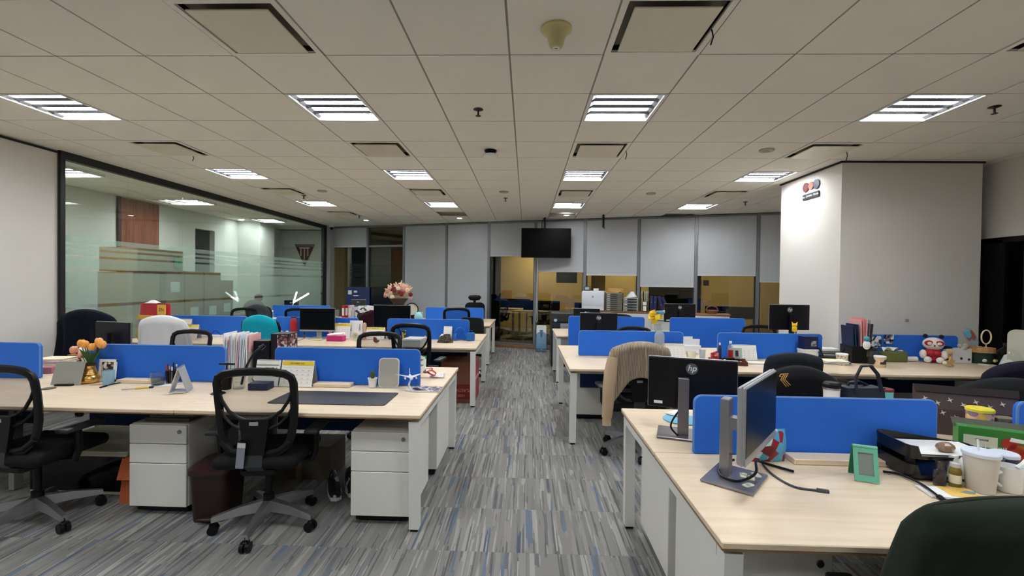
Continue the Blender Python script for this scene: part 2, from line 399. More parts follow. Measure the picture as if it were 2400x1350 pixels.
# ---------------- slanted window wall: ten bays
MULL = [-5.43, -4.255, -3.176, -2.0, -.909, .213, 1.325, 2.448, 3.555, 4.663, 5.75]
SHADE = [2.455, None, .06, .06, 2.178, 1.806, 1.736, 1.498, 1.744, 1.623]
ALU = mat('grey aluminium frame', (128, 132, 136), .45, .5)
ALU_DARK = mat('dark gasket', (40, 42, 45), .6)
PANE = pane('night window glass', (.62, .62, .55), 1.75)
BLIND = mat('grey roller blind fabric', (186, 189, 192), .85, var=.02, scale=40)
cosw = math.cos(WA)
ORD = ['first', 'second', 'third', 'fourth', 'fifth', 'sixth', 'seventh', 'eighth', 'ninth', 'tenth']
for i in range(10):
    xa, xb = MULL[i], MULL[i+1]; Lw = (xb-xa)/cosw
    wn = Sroot('window_%d' % (i+1), (xa, wallY(xa), 0), WA)
    f = G(); f.span((-.03, -.03, 0), (.03, .07, HZ)); f.span((.03, 0, 0), (Lw-.03, .06, .1)); f.span((.03, 0, 2.44), (Lw-.03, .06, 2.49)); f.span((.03, 0, HZ-.05), (Lw-.03, .06, HZ))
    if i == 9: f.span((Lw-.03, -.03, 0), (Lw+.03, .07, HZ))
    f.obj('window_frame', ALU, wn, False)
    gk = G(); gk.span((.03, .02, .1), (.055, .05, 2.44)); gk.span((Lw-.055, .02, .1), (Lw-.03, .05, 2.44)); gk.obj('gasket', ALU_DARK, wn, False)
    G().span((.03, .028, .1), (Lw-.03, .036, 2.44)).obj('pane', PANE, wn, False)
    G().span((.03, .028, 2.49), (Lw-.03, .036, HZ-.05)).obj('pane', PANE, wn, False)
    if SHADE[i] is None: continue
    zb = SHADE[i]
    t = T('roller_blind', 'grey roller blind, %s window bay from the left, lowered %s' % (ORD[i], 'to the floor' if zb < .1 else ('a short way' if zb > 2 else 'part way')), 'blind', (xa, wallY(xa), 0), WA, 'grey roller blinds')
    G().span((.035, -.022, zb), (Lw-.035, -.019, HZ-.03)).obj('fabric', BLIND, t, False)
    G().box((Lw/2, -.0205, zb), (Lw-.07, .014, .022), bev=.004).obj('bottom_bar', mat('blind bar', (205, 207, 208), .5), t)
    G().cyl((.04, -.03, HZ-.03), (Lw-.04, -.03, HZ-.03), .022).obj('roller_tube', ALU, t)
pl = G(); pl.box(((MULL[0]+MULL[10])/2, wallY((MULL[0]+MULL[10])/2)-.05, .03), (11.6, .05, .06), rz=WA); S(pl.obj('baseboard_window', WALNUT, smooth=False))
# post in the corner between the glass partition and the window wall
S(G().span((-5.43, 12.14, 0), (-5.30, 12.44, HZ)).obj('wall_corner', mat('pale grey paint', (190, 192, 192), .7), smooth=False))
# bead chain of the fifth blind
t = tag(G().tube([(.26, 10.66, 2.1), (.265, 10.66, 1.2), (.27, 10.655, .66), (.255, 10.65, .62), (.24, 10.655, .66), (.245, 10.66, 1.2), (.25, 10.66, 2.1)], .006, 6).obj('blind_chain', WHITE_METAL), 'thin blind chain loop hanging beside the glass door frame', 'chain')
# ---------------- glass partition on the left
gp = Sroot('window_12')
f = G(); f.span((-5.47, 5.115, HZ-.09), (-5.39, 12.14, HZ)); f.span((-5.47, 5.115, 0), (-5.39, 5.17, HZ-.09)); f.span((-5.47, 11.98, 0), (-5.39, 12.14, HZ-.09)); f.span((-5.47, 5.17, 0), (-5.39, 11.98, .06))
f.obj('frame', FRAME_BLACK, gp, False)
CLEAR = pane('partition glass', (.93, .97, .94), 1.62)
FROST = pane('frosted film', (.90, .96, .93), 1.05, film=.2, filmcol=(.66, .76, .71))
ys = [5.17, 6.05, 7.04, 8.03, 9.06, 9.95, 11.0, 11.98]
for a, b in zip(ys, ys[1:]):
    G().span((-5.437, a+.003, .06), (-5.427, b-.003, HZ-.09)).obj('pane', CLEAR, gp, False)
for z0, z1 in ((.06, 1.17), (1.21, 1.61), (1.65, 1.785), (1.815, 1.872), (1.9, 1.935), (1.965, 2.03)):
    G().span((-5.4265, 5.17, z0), (-5.4255, 11.98, z1)).obj('frosted_film', FROST, gp, False)
# room behind the glass
GREENW = mat('pale green-white wall', (222, 226, 216), .8, var=.02)
wi = G(); wi.span((-7.45, 4.5, 0), (-7.33, 9.87, HZ)); wi.span((-7.45, 9.87, 2.66), (-7.33, 10.5, HZ)); wi.span((-7.45, 10.5, 0), (-7.33, 14.5, HZ)); wi.span((-7.33, 4.5, 0), (-5.47, 4.62, HZ)); wi.span((-7.33, 13.4, 0), (-5.3, 13.52, HZ))
wi.span((-5.47, 12.44, 0), (-5.35, 13.52, HZ))
S(wi.obj('wall_meeting_room', GREENW, smooth=False))
wi = G(); wi.span((-8.6, 9.6, 0), (-8.5, 10.8, HZ)); wi.span((-8.5, 9.6, 0), (-7.45, 9.7, HZ)); wi.span((-8.5, 10.7, 0), (-7.45, 10.8, HZ)); S(wi.obj('wall_store', mat('dim grey wall', (120, 122, 118), .8), smooth=False))
pc = G(); pc.span((-7.33, 11.35, 0), (-6.75, 12.0, HZ)); S(pc.obj('wall_meeting_column', GREENW, smooth=False))
d = Sroot('door_1'); G().span((-7.345, 7.99, 0), (-7.30, 8.84, 2.99)).obj('door_leaf', REDWOOD, d, False); G().span((-7.36, 7.93, 0), (-7.29, 7.99, 3.0)).obj('door_frame', mat('dark brown timber', (66, 42, 30), .5), d, False)
t = T('wall_sign', 'brown triangular sign hung on the white column behind the glass', 'sign', (-6.6, 13.38, 2.35), 0)
G().prism([(-.3, .25), (.3, .25), (0, -.4)], .02, rx=PI/2).obj('triangle_board', mat('brown signboard', (92, 48, 38), .6), t, False)
gg = G(); gg.span((-.16, -.03, .12), (.16, -.022, .16)); gg.span((-.12, -.03, -.1), (-.09, -.022, .12)); gg.span((.09, -.03, -.1), (.12, -.022, .12)); gg.span((-.015, -.03, -.2), (.015, -.022, .12)); gg.obj('emblem', mat('cream sign paint', (220, 205, 180), .6), t, False)
# ---------------- dim office beyond the window wall
OCHRE = mat('ochre wall paint', (206, 182, 126), .85, var=.03, scale=2)
def beyond_wall(u0, u1, off, m, name, z0=0, z1=HZ):
    xa, xb = u0, u1
    g = G(); Lw = (xb-xa)/cosw; g.span((0, off, z0), (Lw, off+.1, z1)); return S(g.obj(name, m, None, False, loc=(xa, wallY(xa), 0), rz=WA))
beyond_wall(-7.5, 8.5, 4.6, OCHRE, 'wall_beyond')
beyond_wall(.95, 1.35, 3.4, OCHRE, 'wall_beyond_column')
DIMG = mat('dim dark partition', (40, 40, 36), .9)
beyond_wall(2.6, 3.75, 1.5, DIMG, 'wall_beyond_partition', 0, 2.4)
beyond_wall(-3.4, -1.0, 1.0, DIMG, 'wall_beyond_partition.001')
WARML = emit('warm lamp', (1., .86, .62), WARM_LAMP_STRENGTH)
def warm(u, off, lab):
    t = T('wall_washer', lab, 'ceiling lamp', (u, wallY(u), 0), WA, 'warm lamps beyond the window wall')
    G().cyl((0, off, HZ-.03), (0, off, HZ-.02), .12, n=16).obj('lamp_disc', WARML, t, False); G().lathe([(.12, -.035), (.15, -.035), (.15, 0), (.12, 0)], (0, off, HZ), 16, cap=False).obj('trim_ring', WHITE_METAL, t)
warm(-.9, 3.6, 'warm ceiling lamp beyond the glass door'); warm(1.9, 3.6, 'warm ceiling lamp beyond the printer window'); warm(4.8, 2.6, 'warm ceiling lamp beyond the rightmost windows')


# ================================================================ BENCH DESKS
DZ = .74
def screen_outline(w, h, r=.035):
    p = [(-w/2, 0), (w/2, 0)]
    for cx, a in ((w/2-r, 0), (-w/2+r, 90)):
        for i in range(6):
            t = math.radians(a+18*i); p.append((cx+r*math.cos(t), h-r+r*math.sin(t)))
    return p
def bench(label, xa, xb, y0, y1, end_l, end_r, sx0, sx1, group, sy=None, double=True, sz=1.02, sbot=None, flaps=(-1, 1), lid=(-.05, .46)):
    xm, ym = (xa+xb)/2, (y0+y1)/2; wx = xb-xa; hy = (y1-y0)/2
    t = T('bench_desk', label, 'desk', (xm, ym, 0), 0, group)
    halves = ((-hy, -.006), (.006, hy)) if double else ((-hy, hy),)
    for a, b in halves:
        tp = G().span((-wx/2+.001, a, DZ-.022), (wx/2-.001, b, DZ), bev=.003).obj('tabletop', MAPLE, t, False)
        e = G(); y = a if abs(a) > .01 else b
        s = -1 if y < 0 else 1
        for yy in ([a, b] if not double else [y]):
            ss = -1 if yy < 0 else 1
            e.span((-wx/2+.004, yy-ss*.001, DZ-.028), (wx/2-.004, yy-ss*.03, DZ-.022))
        for s2, en in ((-1, end_l), (1, end_r)):
            if en: e.span((s2*(wx/2-.001), a+.004, DZ-.028), (s2*(wx/2-.03), b-.004, DZ-.022))
        e.obj('edge_band', MAPLE_EDGE, tp, False)
    for s in (-1, 1):                                              # rails along the desk
        G().span((-wx/2+.05, s*(hy-.22)-.02, DZ-.085), (wx/2-.05, s*(hy-.22)+.02, DZ-.035)).obj('cross_beam', WHITE_METAL, t, False)
    for s, en in ((-1, end_l), (1, end_r)):
        if en:
            x = s*(wx/2-.045)
            for q in (-1, 1):
                yt, yb = q*(hy-.045), q*(hy-.075)
                lg = G().rings([[(x-.03, yy-.03, z), (x+.03, yy-.03, z), (x+.03, yy+.03, z), (x-.03, yy+.03, z)] for yy, z in ((yb, .018), (yt, DZ-.045))]).obj('leg', WHITE_METAL, t, False)
                G().box((x, yb, .009), (.045, .045, .018)).obj('foot_pad', BLACK, lg, False)
            G().span((x-.03, -hy+.08, DZ-.085), (x+.03, hy-.08, DZ-.045)).obj('side_rail', WHITE_METAL, t, False)
            sp = G()
            for q in (-.6, -.2, .2, .6): sp.span((x-.015, q*hy-.02, DZ-.045), (x+.015, q*hy+.02, DZ-.028))
            sp.obj('spacer', BLACK, t, False)
    if not end_l:
        for q in ((-1, 1) if double else (1,)):
            G().span((-wx/2-.02, q*hy*.42-.03, .01), (-wx/2+.02, q*hy*.42+.03, DZ-.085)).obj('leg', mat('grey steel', (150, 150, 146), .5), t, False)
    sw = sx1-sx0; sc = (sx0+sx1)/2-xm; yy = 0 if sy is None else sy-ym
    zb = DZ+.004 if sbot is None else sbot
    sp = G().prism(screen_outline(sw, sz-zb), .028, (sc, yy+.014, zb), rx=PI/2).obj('screen_panel', BLUE, t, False)
    r = .035
    path = [(sc-sw/2, yy-.008, zb+.01), (sc-sw/2, yy-.008, sz-r)]+[(sc-sw/2+r-r*math.cos(math.radians(15*i)), yy-.008, sz-r+r*math.sin(math.radians(15*i))) for i in range(1, 7)]
    path += [(sc+sw/2-r+r*math.sin(math.radians(15*i)), yy-.008, sz-r+r*math.cos(math.radians(15*i))) for i in range(0, 7)]+[(sc+sw/2, yy-.008, zb+.01)]
    G().tube(path, .0065, 6, up=(0, 1, 0)).obj('edge_trim', BLUE_EDGE, sp)
    if sbot is None:
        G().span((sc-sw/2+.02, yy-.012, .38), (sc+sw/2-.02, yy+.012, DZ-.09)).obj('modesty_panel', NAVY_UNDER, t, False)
    for q in flaps:
        G().box((sc+lid[0], q*.075, DZ+.014), (lid[1], .09, .026), bev=.003).obj('cable_box_lid', MAPLE, t, False)
    return t
LX = (-.63, -2.16, -3.69, -5.22)
NM = ('at the aisle end', 'in the middle', 'by the left wall')
def lrow(lab, xs, y0, y1, pan, grp, **k):
    for i in range(3):
        bench('maple bench desk with blue screen, %s, %s' % (lab, NM[i]), xs[i+1], xs[i], y0, y1, i == 2, i == 0, pan[i][0], pan[i][1], grp, **k)
lrow('nearest left row', LX, 2.73, 4.29, ((-1.952, -.815), (-3.47, -2.355), (-5.0, -3.862)), 'left bench desks', flaps=(-1,), lid=(-.08, .28))
lrow('second left row', (-.6, -2.14, -3.68, -5.22), 5.55, 7.1, ((-1.93, -.787), (-3.516, -2.345), (-5.06, -3.934)), 'left bench desks', flaps=())
lrow('far left row', (-.66, -2.2, -3.74, -5.28), 8.42, 10.0, ((-2.03, -.86), (-3.55, -2.4), (-5.2, -4.0)), 'left bench desks', flaps=())
bench('maple bench desk with blue screen, nearest right row, aisle end', .63, 2.16, 1.45, 2.99, True, False, .817, 1.945, 'right bench desks', flaps=(-1,), lid=(.06, .42))
bench('maple bench desk with blue screen, nearest right row, far right', 2.16, 4.0, 1.45, 2.99, False, True, 2.32, 3.46, 'right bench desks', flaps=())
bench('maple bench desk with blue screen, second right row, aisle end', .42, 1.95, 4.33, 5.95, True, False, .6, 1.753, 'right bench desks', flaps=())
bench('maple bench desk with blue screen, second right row, middle', 1.95, 3.48, 4.33, 5.95, False, False, 2.138, 3.27, 'right bench desks', flaps=())
bench('maple desk with blue screen set against the white pillar', 3.48, 5.0, 4.33, 5.24, False, True, 3.64, 4.78, 'right bench desks', sy=5.2, double=False, flaps=())
bench('maple desk with blue front screen, third right row, aisle end', .47, 2.0, 7.03, 8.1, True, False, .657, 1.804, 'right bench desks', sy=7.0, double=False, sz=1.045, sbot=.45, flaps=())
bench('maple desk with blue front screen, third right row, second unit', 2.0, 3.53, 7.03, 8.1, False, True, 2.191, 3.31, 'right bench desks', sy=7.0, double=False, sz=1.045, sbot=.45, flaps=())

# ================================================================ PEDESTALS
def make_ped():
    t = T('drawer_pedestal', '', 'drawer unit', group='white drawer pedestals')
    G().span((-.19, -.24, .06), (.19, .28, .60), bev=.003).obj('body', PED_WHITE, t, False)
    for z0, z1 in ((.475, .597), (.347, .470), (.062, .342)):
        d = G().span((-.19, -.262, z0), (.19, -.242, z1), bev=.003).obj('drawer_front', PED_WHITE, t, False)
        if z0 > .47: G().cyl((.145, -.262, .555), (.145, -.268, .555), .013, n=14).obj('lock', STEEL, d)
    G().span((-.17, -.22, .02), (.17, .26, .06)).obj('plinth', BLACK, t, False)
    for x in (-.15, .15):
        for y in (-.18, .22): G().cyl((x-.012, y, .025), (x+.012, y, .025), .025, n=12).obj('caster', BLACK, t)
    return t
ped = make_ped()
PEDS = [((-2.382, 3.14, 0), 0, 'white drawer pedestal beside the brown bin, left of the nearest mesh chair'), ((-.905, 3.1, 0), 0, 'white drawer pedestal under the aisle end of the nearest left desk'),
        ((-.88, 3.86, 0), PI, 'white drawer pedestal under the far half of the nearest left desk'), ((.925, 2.6, 0), PI, 'white drawer pedestal under the far half of the nearest right desk'),
        ((.925, 1.925, 0), 0, 'white drawer pedestal under the near half of the nearest right desk'), ((3.0, 4.75, 0), 0, 'white drawer pedestal under the second right row beside the tote bag'),
        ((-.95, 9.65, 0), PI, 'white drawer pedestal under the aisle end of the far left desk'), ((.76, 5.47, 0), PI, 'white drawer pedestal under the aisle end of the second right desk')]
for i, (l, rz, lab) in enumerate(PEDS):
    if i == 0: ped.location = l; ped['label'] = lab
    else: copy_tree(ped, l, rz, lab)
# papers lying on the first pedestal
g = G(); g.box((0, 0, .012), (.3, .22, .02)); g.box((.01, .01, .03), (.28, .21, .016), rz=.08)
tag(g.obj('document_pile', mat('grey folders', (92, 92, 90), .6), None, False, loc=(-2.37, 3.05, .601)), 'flat pile of grey folders on the pedestal beside the bin', 'folders')

# ================================================================ TASK CHAIRS
MESHC = meshcloth('black chair mesh', (15, 16, 18), .60)
MESHLOW = meshcloth('dense black chair mesh', (14, 15, 17), .25)
SEATF = mat('black seat fabric', (11, 12, 14), .85, var=.15, scale=50, bump=.3, spec=.3)
BACKP = mat('black chair frame plastic', (8, 8, 9), .4, spec=.35)
def by(z): return -.175-.07*(z-.45)+.03*math.sin((z-.45)/.6*PI)        # lean and curve of the back
def make_chair():
    t = T('office_chair', '', 'chair', group='black mesh office chairs')
    for k in range(5):
        a = -PI/2+2*PI*k/5; c, s = math.cos(a), math.sin(a)
        P = lambda r, z, q: (c*r-s*q, s*r+c*q, z)
        lg = G().rings([[P(r, z0, -w), P(r, z0, w), P(r, z1, w*.7), P(r, z1, -w*.7)] for r, z0, z1, w in ((.03, .10, .165, .03), (.16, .095, .145, .024), (.31, .075, .105, .018))]).obj('base_leg', CHROME, t, False)
        ca = G(); ca.cyl(P(.30, .03, -.026), P(.30, .03, -.006), .03, n=14); ca.cyl(P(.30, .03, .006), P(.30, .03, .026), .03, n=14); ca.cyl(P(.30, .03, 0), P(.30, .09, 0), .011, n=8); ca.box(P(.30, .048, 0), (.03, .03, .03), rz=a, bev=.005)
        ca.obj('caster', BLACK, lg)
    cl = G(); cl.cyl((0, 0, .09), (0, 0, .2), .032); cl.cyl((0, 0, .2), (0, 0, .39), .02); cl.obj('gas_column', BLACK, t)
    u = G(); u.box((0, -.02, .40), (.2, .3, .05), bev=.015); u.box((.16, .02, .395), (.18, .02, .014)); u.obj('tilt_mechanism', BLACK, t)
    G().box((0, .02, .465), (.49, .47, .075), bev=.035, seg=3).obj('seat', SEATF, t)
    # back frame: closed loop
    L = []
    half = [(0, 1.012), (.10, 1.008), (.17, .996), (.205, .975), (.216, .94), (.216, .86), (.213, .78), (.208, .70), (.196, .62), (.17, .555), (.115, .508), (.05, .492)]
    pts = half+[(-x, z) for x, z in half[::-1] if x > 0]
    L = [(x, by(z), z) for x, z in pts]
    G().tube(L, .025, 8, closed=True, flat=.7, up=(0, 1, 0)).obj('back_frame', BACKP, t)
    def ins(z):
        if z > .975: return .205-(z-.975)*3
        for (x0, z0), (x1, z1) in zip(half[3:], half[4:]):
            if z1 <= z <= z0: return x0+(x1-x0)*(z0-z)/(z0-z1)
        return .05
    zs = [.50+.53*j/15 for j in range(16)]
    G().surf(lambda u, v: ((u-.5)*2*ins(.76+.235*v), by(.76+.235*v)+.012-.02*math.cos((u-.5)*PI), .76+.235*v), 13, 8).obj('back_mesh', MESHC, t)
    G().surf(lambda u, v: ((u-.5)*2*ins(.50+.26*v), by(.50+.26*v)+.012-.02*math.cos((u-.5)*PI), .50+.26*v), 13, 8).obj('lower_back_mesh', MESHLOW, t)
    br = G()
    for s in (-1, 1):
        br.tube([(s*.21, by(.90), .90), (s*.19, by(.84)-.012, .84), (s*.15, by(.775)-.02, .775), (s*.09, by(.735)-.026, .735), (s*.03, by(.715)-.03, .715)], .010, 8)
        br.tube([(s*.208, by(.80), .80), (s*.18, by(.74)-.012, .74), (s*.13, by(.69)-.02, .69), (s*.08, by(.67)-.028, .67)], .009, 8)
        br.tube([(s*.2, by(.59)-.01, .59), (s*.13, by(.535)-.018, .535), (s*.05, by(.52)-.02, .52)], .016, 8)
    br.obj('lumbar_brace', BACKP, t)
    sp = G(); sp.rings([[(x0, by(z)-.045, z), (x1, by(z)-.045, z), (x1, by(z)-.018, z), (x0, by(z)-.018, z)] for z, x0, x1 in ((.73, -.085, .085), (.66, -.075, .075), (.52, -.06, .06))])
    sp.obj('spine_plate', BACKP, t, False)
    G().rings([[(-.05, y-.012, z), (.05, y-.012, z), (.05, y+.012, z), (-.05, y+.012, z)] for y, z in ((by(.53)-.03, .53), (by(.45)-.03, .45), (-.17, .415), (-.08, .4))]).obj('back_bracket', mat('grey bracket', (70, 72, 76), .35, .6), t, False)
    for s in (-1, 1):
        ar = G(); ar.tube([(s*.17, .0, .415), (s*.26, .0, .42), (s*.285, .0, .47), (s*.288, -.01, .602)], .02, 8, flat=1.3); a = ar.obj('armrest', BACKP, t)
        G().box((s*.288, .01, .618), (.085, .25, .028), bev=.012, seg=2).obj('arm_pad', mat('arm pad', (34, 35, 38), .5), a)
    G().box((0, by(.70)-.047, .705), (.05, .004, .02)).obj('maker_plate', SILVER, t, False)
    return t
chair = make_chair()
CH = [((-1.61, 2.82, 0), .12, 'nearest black mesh office chair with a grey tag hanging on its back'),
      ((-3.07, 2.77, 0), -.05, 'black mesh office chair cut by the left edge, at the nearest left desk'),
      ((-3.62, 4.62, 0), PI-.05, 'black mesh chair back right of the white covered chair, behind the nearest left desk'),
      ((-4.15, 5.28, 0), .05, 'office chair under a white cover, left part of the second left row'),
      ((-4.98, 5.2, 0), .1, 'office chair under a navy jacket by the left wall'),
      ((-3.05, 5.36, 0), -.05, 'office chair under a turquoise cloth'),
      ((-1.28, 5.32, 0), -.12, 'taller black mesh chair in front of the white box, second left row'),
      ((-1.55, 4.66, 0), PI+.1, 'black mesh chair behind the right-hand screen of the nearest left desk'),
      ((-4.74, 8.13, 0), 0, 'office chair under a grey cover near the glass partition'),
      ((-4.78, 7.4, 0), PI, 'low black mesh chair in front of the grey covered chair'),
      ((-4.06, 8.16, 0), .1, 'black mesh chair left of the left monitor, far left row'),
      ((-2.62, 8.0, 0), 0, 'office chair under a maroon jacket, far left row'),
      ((-1.24, 8.2, 0), .1, 'black mesh chair at the aisle end of the far left row'),
      ((1.0, 4.24, 0), .05, 'office chair under a tan knitted cardigan'),
      ((2.0, 3.18, 0), PI, 'office chair under a black jacket with gold emblem'),
      ((2.36, 4.24, 0), -.1, 'grey backed office chair behind the black jacket with gold emblem'),
      ((3.42, 3.12, 0), PI-.05, 'office chair under a black cover, far side of the nearest right row'),
      ((4.3, 4.22, 0), -.1, 'office chair under a dark jacket cut by the right edge'),
      ((1.33, 1.40, 0), .0, 'office chair under a dark green jacket in the lower right corner'),
      ((1.50, 6.15, 0), PI, 'black mesh chair between the blue screens, behind the tan cardigan'),
      ((3.2, 6.15, 0), PI, 'black mesh chair left of the monitor with the yellow toy'),
      ((1.75, 8.35, 0), PI, 'black mesh chair in front of the white credenza'),
      ((3.26, 8.35, 0), PI, 'black mesh chair hidden behind the right-hand back monitor'),
      ((.45, 12.45, 0), .2, 'dim office chair seen through the glass door'), ((-.8, 13.6, 0), .3, 'second dim office chair seen through the glass door'),
      ((1.75, 11.45, 0), .1, 'dim office chair seen under the sixth blind'),
      ]
chairs = []
for i, (l, rz, lab) in enumerate(CH):
    if i == 0: chair.location = l; chair.rotation_euler = (0, 0, rz); chair['label'] = lab; chairs.append(chair)
    else: chairs.append(copy_tree(chair, l, rz, lab))
ZS = {2: .966, 3: 1.057, 4: 1.115, 5: 1.071, 6: 1.04, 7: .97, 8: 1.047, 9: 1.03, 10: 1.015, 11: .976, 12: 1.06, 13: .984, 14: .91, 15: .915, 16: .864, 17: .882, 18: .967, 19: .93, 20: .98, 21: .95, 22: .88}
for k, o in enumerate(chairs): o.scale = (1, 1, ZS.get(k, 1))             # gas lifts set lower or higher
tagc = T('hang_tag', 'grey swing tag tied to the back of the nearest mesh chair', 'tag', (-1.64, 2.575, .53), .12)
G().box((0, 0, 0), (.045, .004, .15), ry=.08, bev=.001).obj('card', mat('grey card tag', (128, 132, 142), .7), tagc, False); G().tube([(0, 0, .07), (.0, .0, .09), (.03, .02, .12)], .0015, 5).obj('string', BLACK, tagc); G().box((.006, -.001, .058), (.044, .005, .026), ry=.08).obj('top_band', mat('pale tag band', (190, 192, 196), .6), tagc, False)
# high-back chair with headrest far away
hb = T('headrest_chair', 'black high-back chair with headrest at the far end of the aisle', 'chair', (-1.12, 10.32, 0), PI+.3)
for k in range(5):
    a = 2*PI*k/5; lg = G().rings([[(math.cos(a)*r-math.sin(a)*w, math.sin(a)*r+math.cos(a)*w, z) for w, z in ((-.02, z0), (.02, z0), (.02, z1), (-.02, z1))] for r, z0, z1 in ((.02, .1, .15), (.31, .07, .1))]).obj('base_leg', BLACK, hb, False)
    G().ball((math.cos(a)*.31, math.sin(a)*.31, .032), .032, 10).obj('caster', BLACK, lg)
G().cyl((0, 0, .1), (0, 0, .42), .03).obj('gas_column', BLACK, hb)
G().box((0, .02, .47), (.5, .5, .09), bev=.04, seg=3).obj('seat', SEATF, hb)
G().prism(rrect(.46, .58, .1), .05, (0, -.2, .78), rx=PI/2-.1).obj('backrest', BLACK_SOFT, hb)
G().box((0, -.25, 1.09), (.06, .02, .14)).obj('headrest_stem', BLACK, hb)
G().lathe([(.0, -.07), (.11, -.055), (.15, -.01), (.15, .02), (.12, .055), (.0, .065)], (0, -.25, 1.18), 18, sy=.38).obj('headrest', BLACK, hb)
for s in (-1, 1):
    ar = G().tube([(s*.2, 0, .43), (s*.28, 0, .45), (s*.29, 0, .66)], .02).obj('armrest', BLACK, hb); G().box((s*.29, .02, .675), (.08, .24, .03), bev=.012).obj('arm_pad', BLACK, ar)

# ================================================================ CLOTHES AND COVERS ON CHAIRS
def drape(name, label, cat, ci, m, w=.27, top=1.075, low=.62, sag=.04, th=.05, fold=.012, nf=9, flare=1.06, arch=0., seed=0, dz=0., cx=0., power=2.6, yoff=0.):
    """cloth hung over the back of chair ci: closed tent that follows the back frame"""
    rnd = random.Random(seed); ph = [rnd.uniform(0, 6.28) for _ in range(3)]
    l, rz = CH[ci][0], CH[ci][1]; top = 1.065
    def fn(u, v):
        a = 2*PI*u; c, s = math.cos(a), math.sin(a)
        ex = 2/power
        cxs = math.copysign(abs(c)**ex, c); sns = math.copysign(abs(s)**ex, s)
        k = min(1, v/.16); ww = w*(.90+.10*k**.5)*(1+(flare-1)*v)
        b = th*(.015+.985*k**.5)*(1+.35*v)
        rip = fold*v*(math.sin(nf*a+ph[0])+.6*math.sin((nf*1.7)*a+ph[1]))
        x = cxs*(ww+rip*.6)+cx
        zt = top-sag*(x/w)**2-.012*k*0
        zb = low+arch*(1-min(1, abs(x)/w)**2)+.012*math.sin(3*a+ph[2])
        z = zt+(zb-zt)*(v**1.15)
        y = by(max(.45, min(1.05, z)))-.005+yoff+sns*(b+rip)
        return (x, y, z)
    g = G(); g.surf(fn, 72, 26, closeu=True)
    o = g.obj(name, m, None, True, loc=l, rz=rz, ang=70); o.scale = (1, 1, ZS.get(ci, 1))
    md = o.modifiers.new('cloth thickness', 'SOLIDIFY'); md.thickness = .004; md.offset = 1
    return tag(o, label, cat)
CLOTH = lambda n, c, v=.12: mat(n, c, .9, var=v, scale=35, bump=.35, bscale=260, sheen=.03, spec=.2)
drape('chair_cover', 'white chair cover with soft vertical folds', 'chair cover', 3, CLOTH('white cotton', (226, 226, 226), .02), w=.265, top=1.135, low=.5, sag=.07, fold=.01, nf=8, flare=1.22, seed=1)
drape('navy_jacket', 'navy jacket hung over the chair by the left wall', 'jacket', 4, CLOTH('navy jacket cloth', (9, 13, 27)), w=.30, top=1.17, low=.55, sag=.09, th=.075, fold=.024, flare=1.18, seed=2)
drape('turquoise_cloth', 'turquoise cloth hung over a chair back', 'cloth', 5, CLOTH('turquoise cotton', (20, 168, 188), .06), w=.212, top=1.12, low=.55, sag=.075, th=.055, fold=.012, nf=7, flare=1.08, seed=3)
drape('grey_cover', 'grey chair cover near the glass partition', 'chair cover', 8, CLOTH('grey cover cloth', (74, 77, 82)), w=.22, top=1.10, low=.6, sag=.10, seed=4)
drape('maroon_jacket', 'maroon jacket over a chair in the far left row', 'jacket', 11, CLOTH('maroon jacket cloth', (48, 16, 28)), w=.29, top=1.06, low=.6, sag=.14, seed=5)
drape('dark_jacket', 'dark navy jacket on the chair cut by the right edge', 'jacket', 17, CLOTH('dark navy cloth', (26, 24, 44)), w=.31, top=1.02, low=.55, sag=.12, th=.08, fold=.016, seed=6)
drape('black_cover', 'wide black cover over the chair by the brown tote bag', 'chair cover', 16, CLOTH('black cover cloth', (22, 24, 25)), w=.40, top=.99, low=.45, sag=.12, th=.07, fold=.008, nf=5, seed=7)
drape('grey_chair_sleeve', 'dark grey cover on the chair back behind the gold emblem', 'chair cover', 15, CLOTH('charcoal cover cloth', (40, 43, 50)), w=.23, top=.985, low=.55, sag=.05, fold=.004, seed=8)
bj = drape('black_jacket', 'black jacket with gold chevron emblem over a chair', 'jacket', 14, CLOTH('black jacket cloth', (12, 13, 17)), w=.325, top=1.0, low=.48, sag=.16, th=.08, fold=.012, nf=6, flare=1.1, seed=9)
gj = drape('green_jacket', 'dark green fleece jacket over the chair in the lower right corner', 'jacket', 18, CLOTH('dark green fleece', (24, 32, 22)), w=.315, top=1.045, low=.45, sag=.035, th=.075, fold=.026, nf=5, flare=1.32, seed=10, power=3.4)
# cardigan
def knit():
    m = mat('tan rib knit', (222, 194, 162), .95, var=.08, scale=50, sheen=.3)
    nt = m.node_tree; N = nt.nodes; L = nt.links; b = N['Principled BSDF']
    tc = N.new('ShaderNodeTexCoord'); wv = N.new('ShaderNodeTexWave'); wv.bands_direction = 'X'; wv.inputs['Scale'].default_value = 24; wv.inputs['Distortion'].default_value = .6; L.new(tc.outputs['Object'], wv.inputs['Vector'])
    bp = N.new('ShaderNodeBump'); bp.inputs['Strength'].default_value = 1.; bp.inputs['Distance'].default_value = .012; L.new(wv.outputs['Fac'], bp.inputs['Height']); L.new(bp.outputs['Normal'], b.inputs['Normal'])
    old = b.inputs['Base Color'].links[0].from_socket
    mx = N.new('ShaderNodeMix'); mx.data_type = 'RGBA'; mx.blend_type = 'MULTIPLY'; mx.inputs['Factor'].default_value = .55
    L.new(old, mx.inputs['A']); L.new(wv.outputs['Fac'], mx.inputs['B']); L.new(mx.outputs['Result'], b.inputs['Base Color'])
    return m
KNIT = knit()
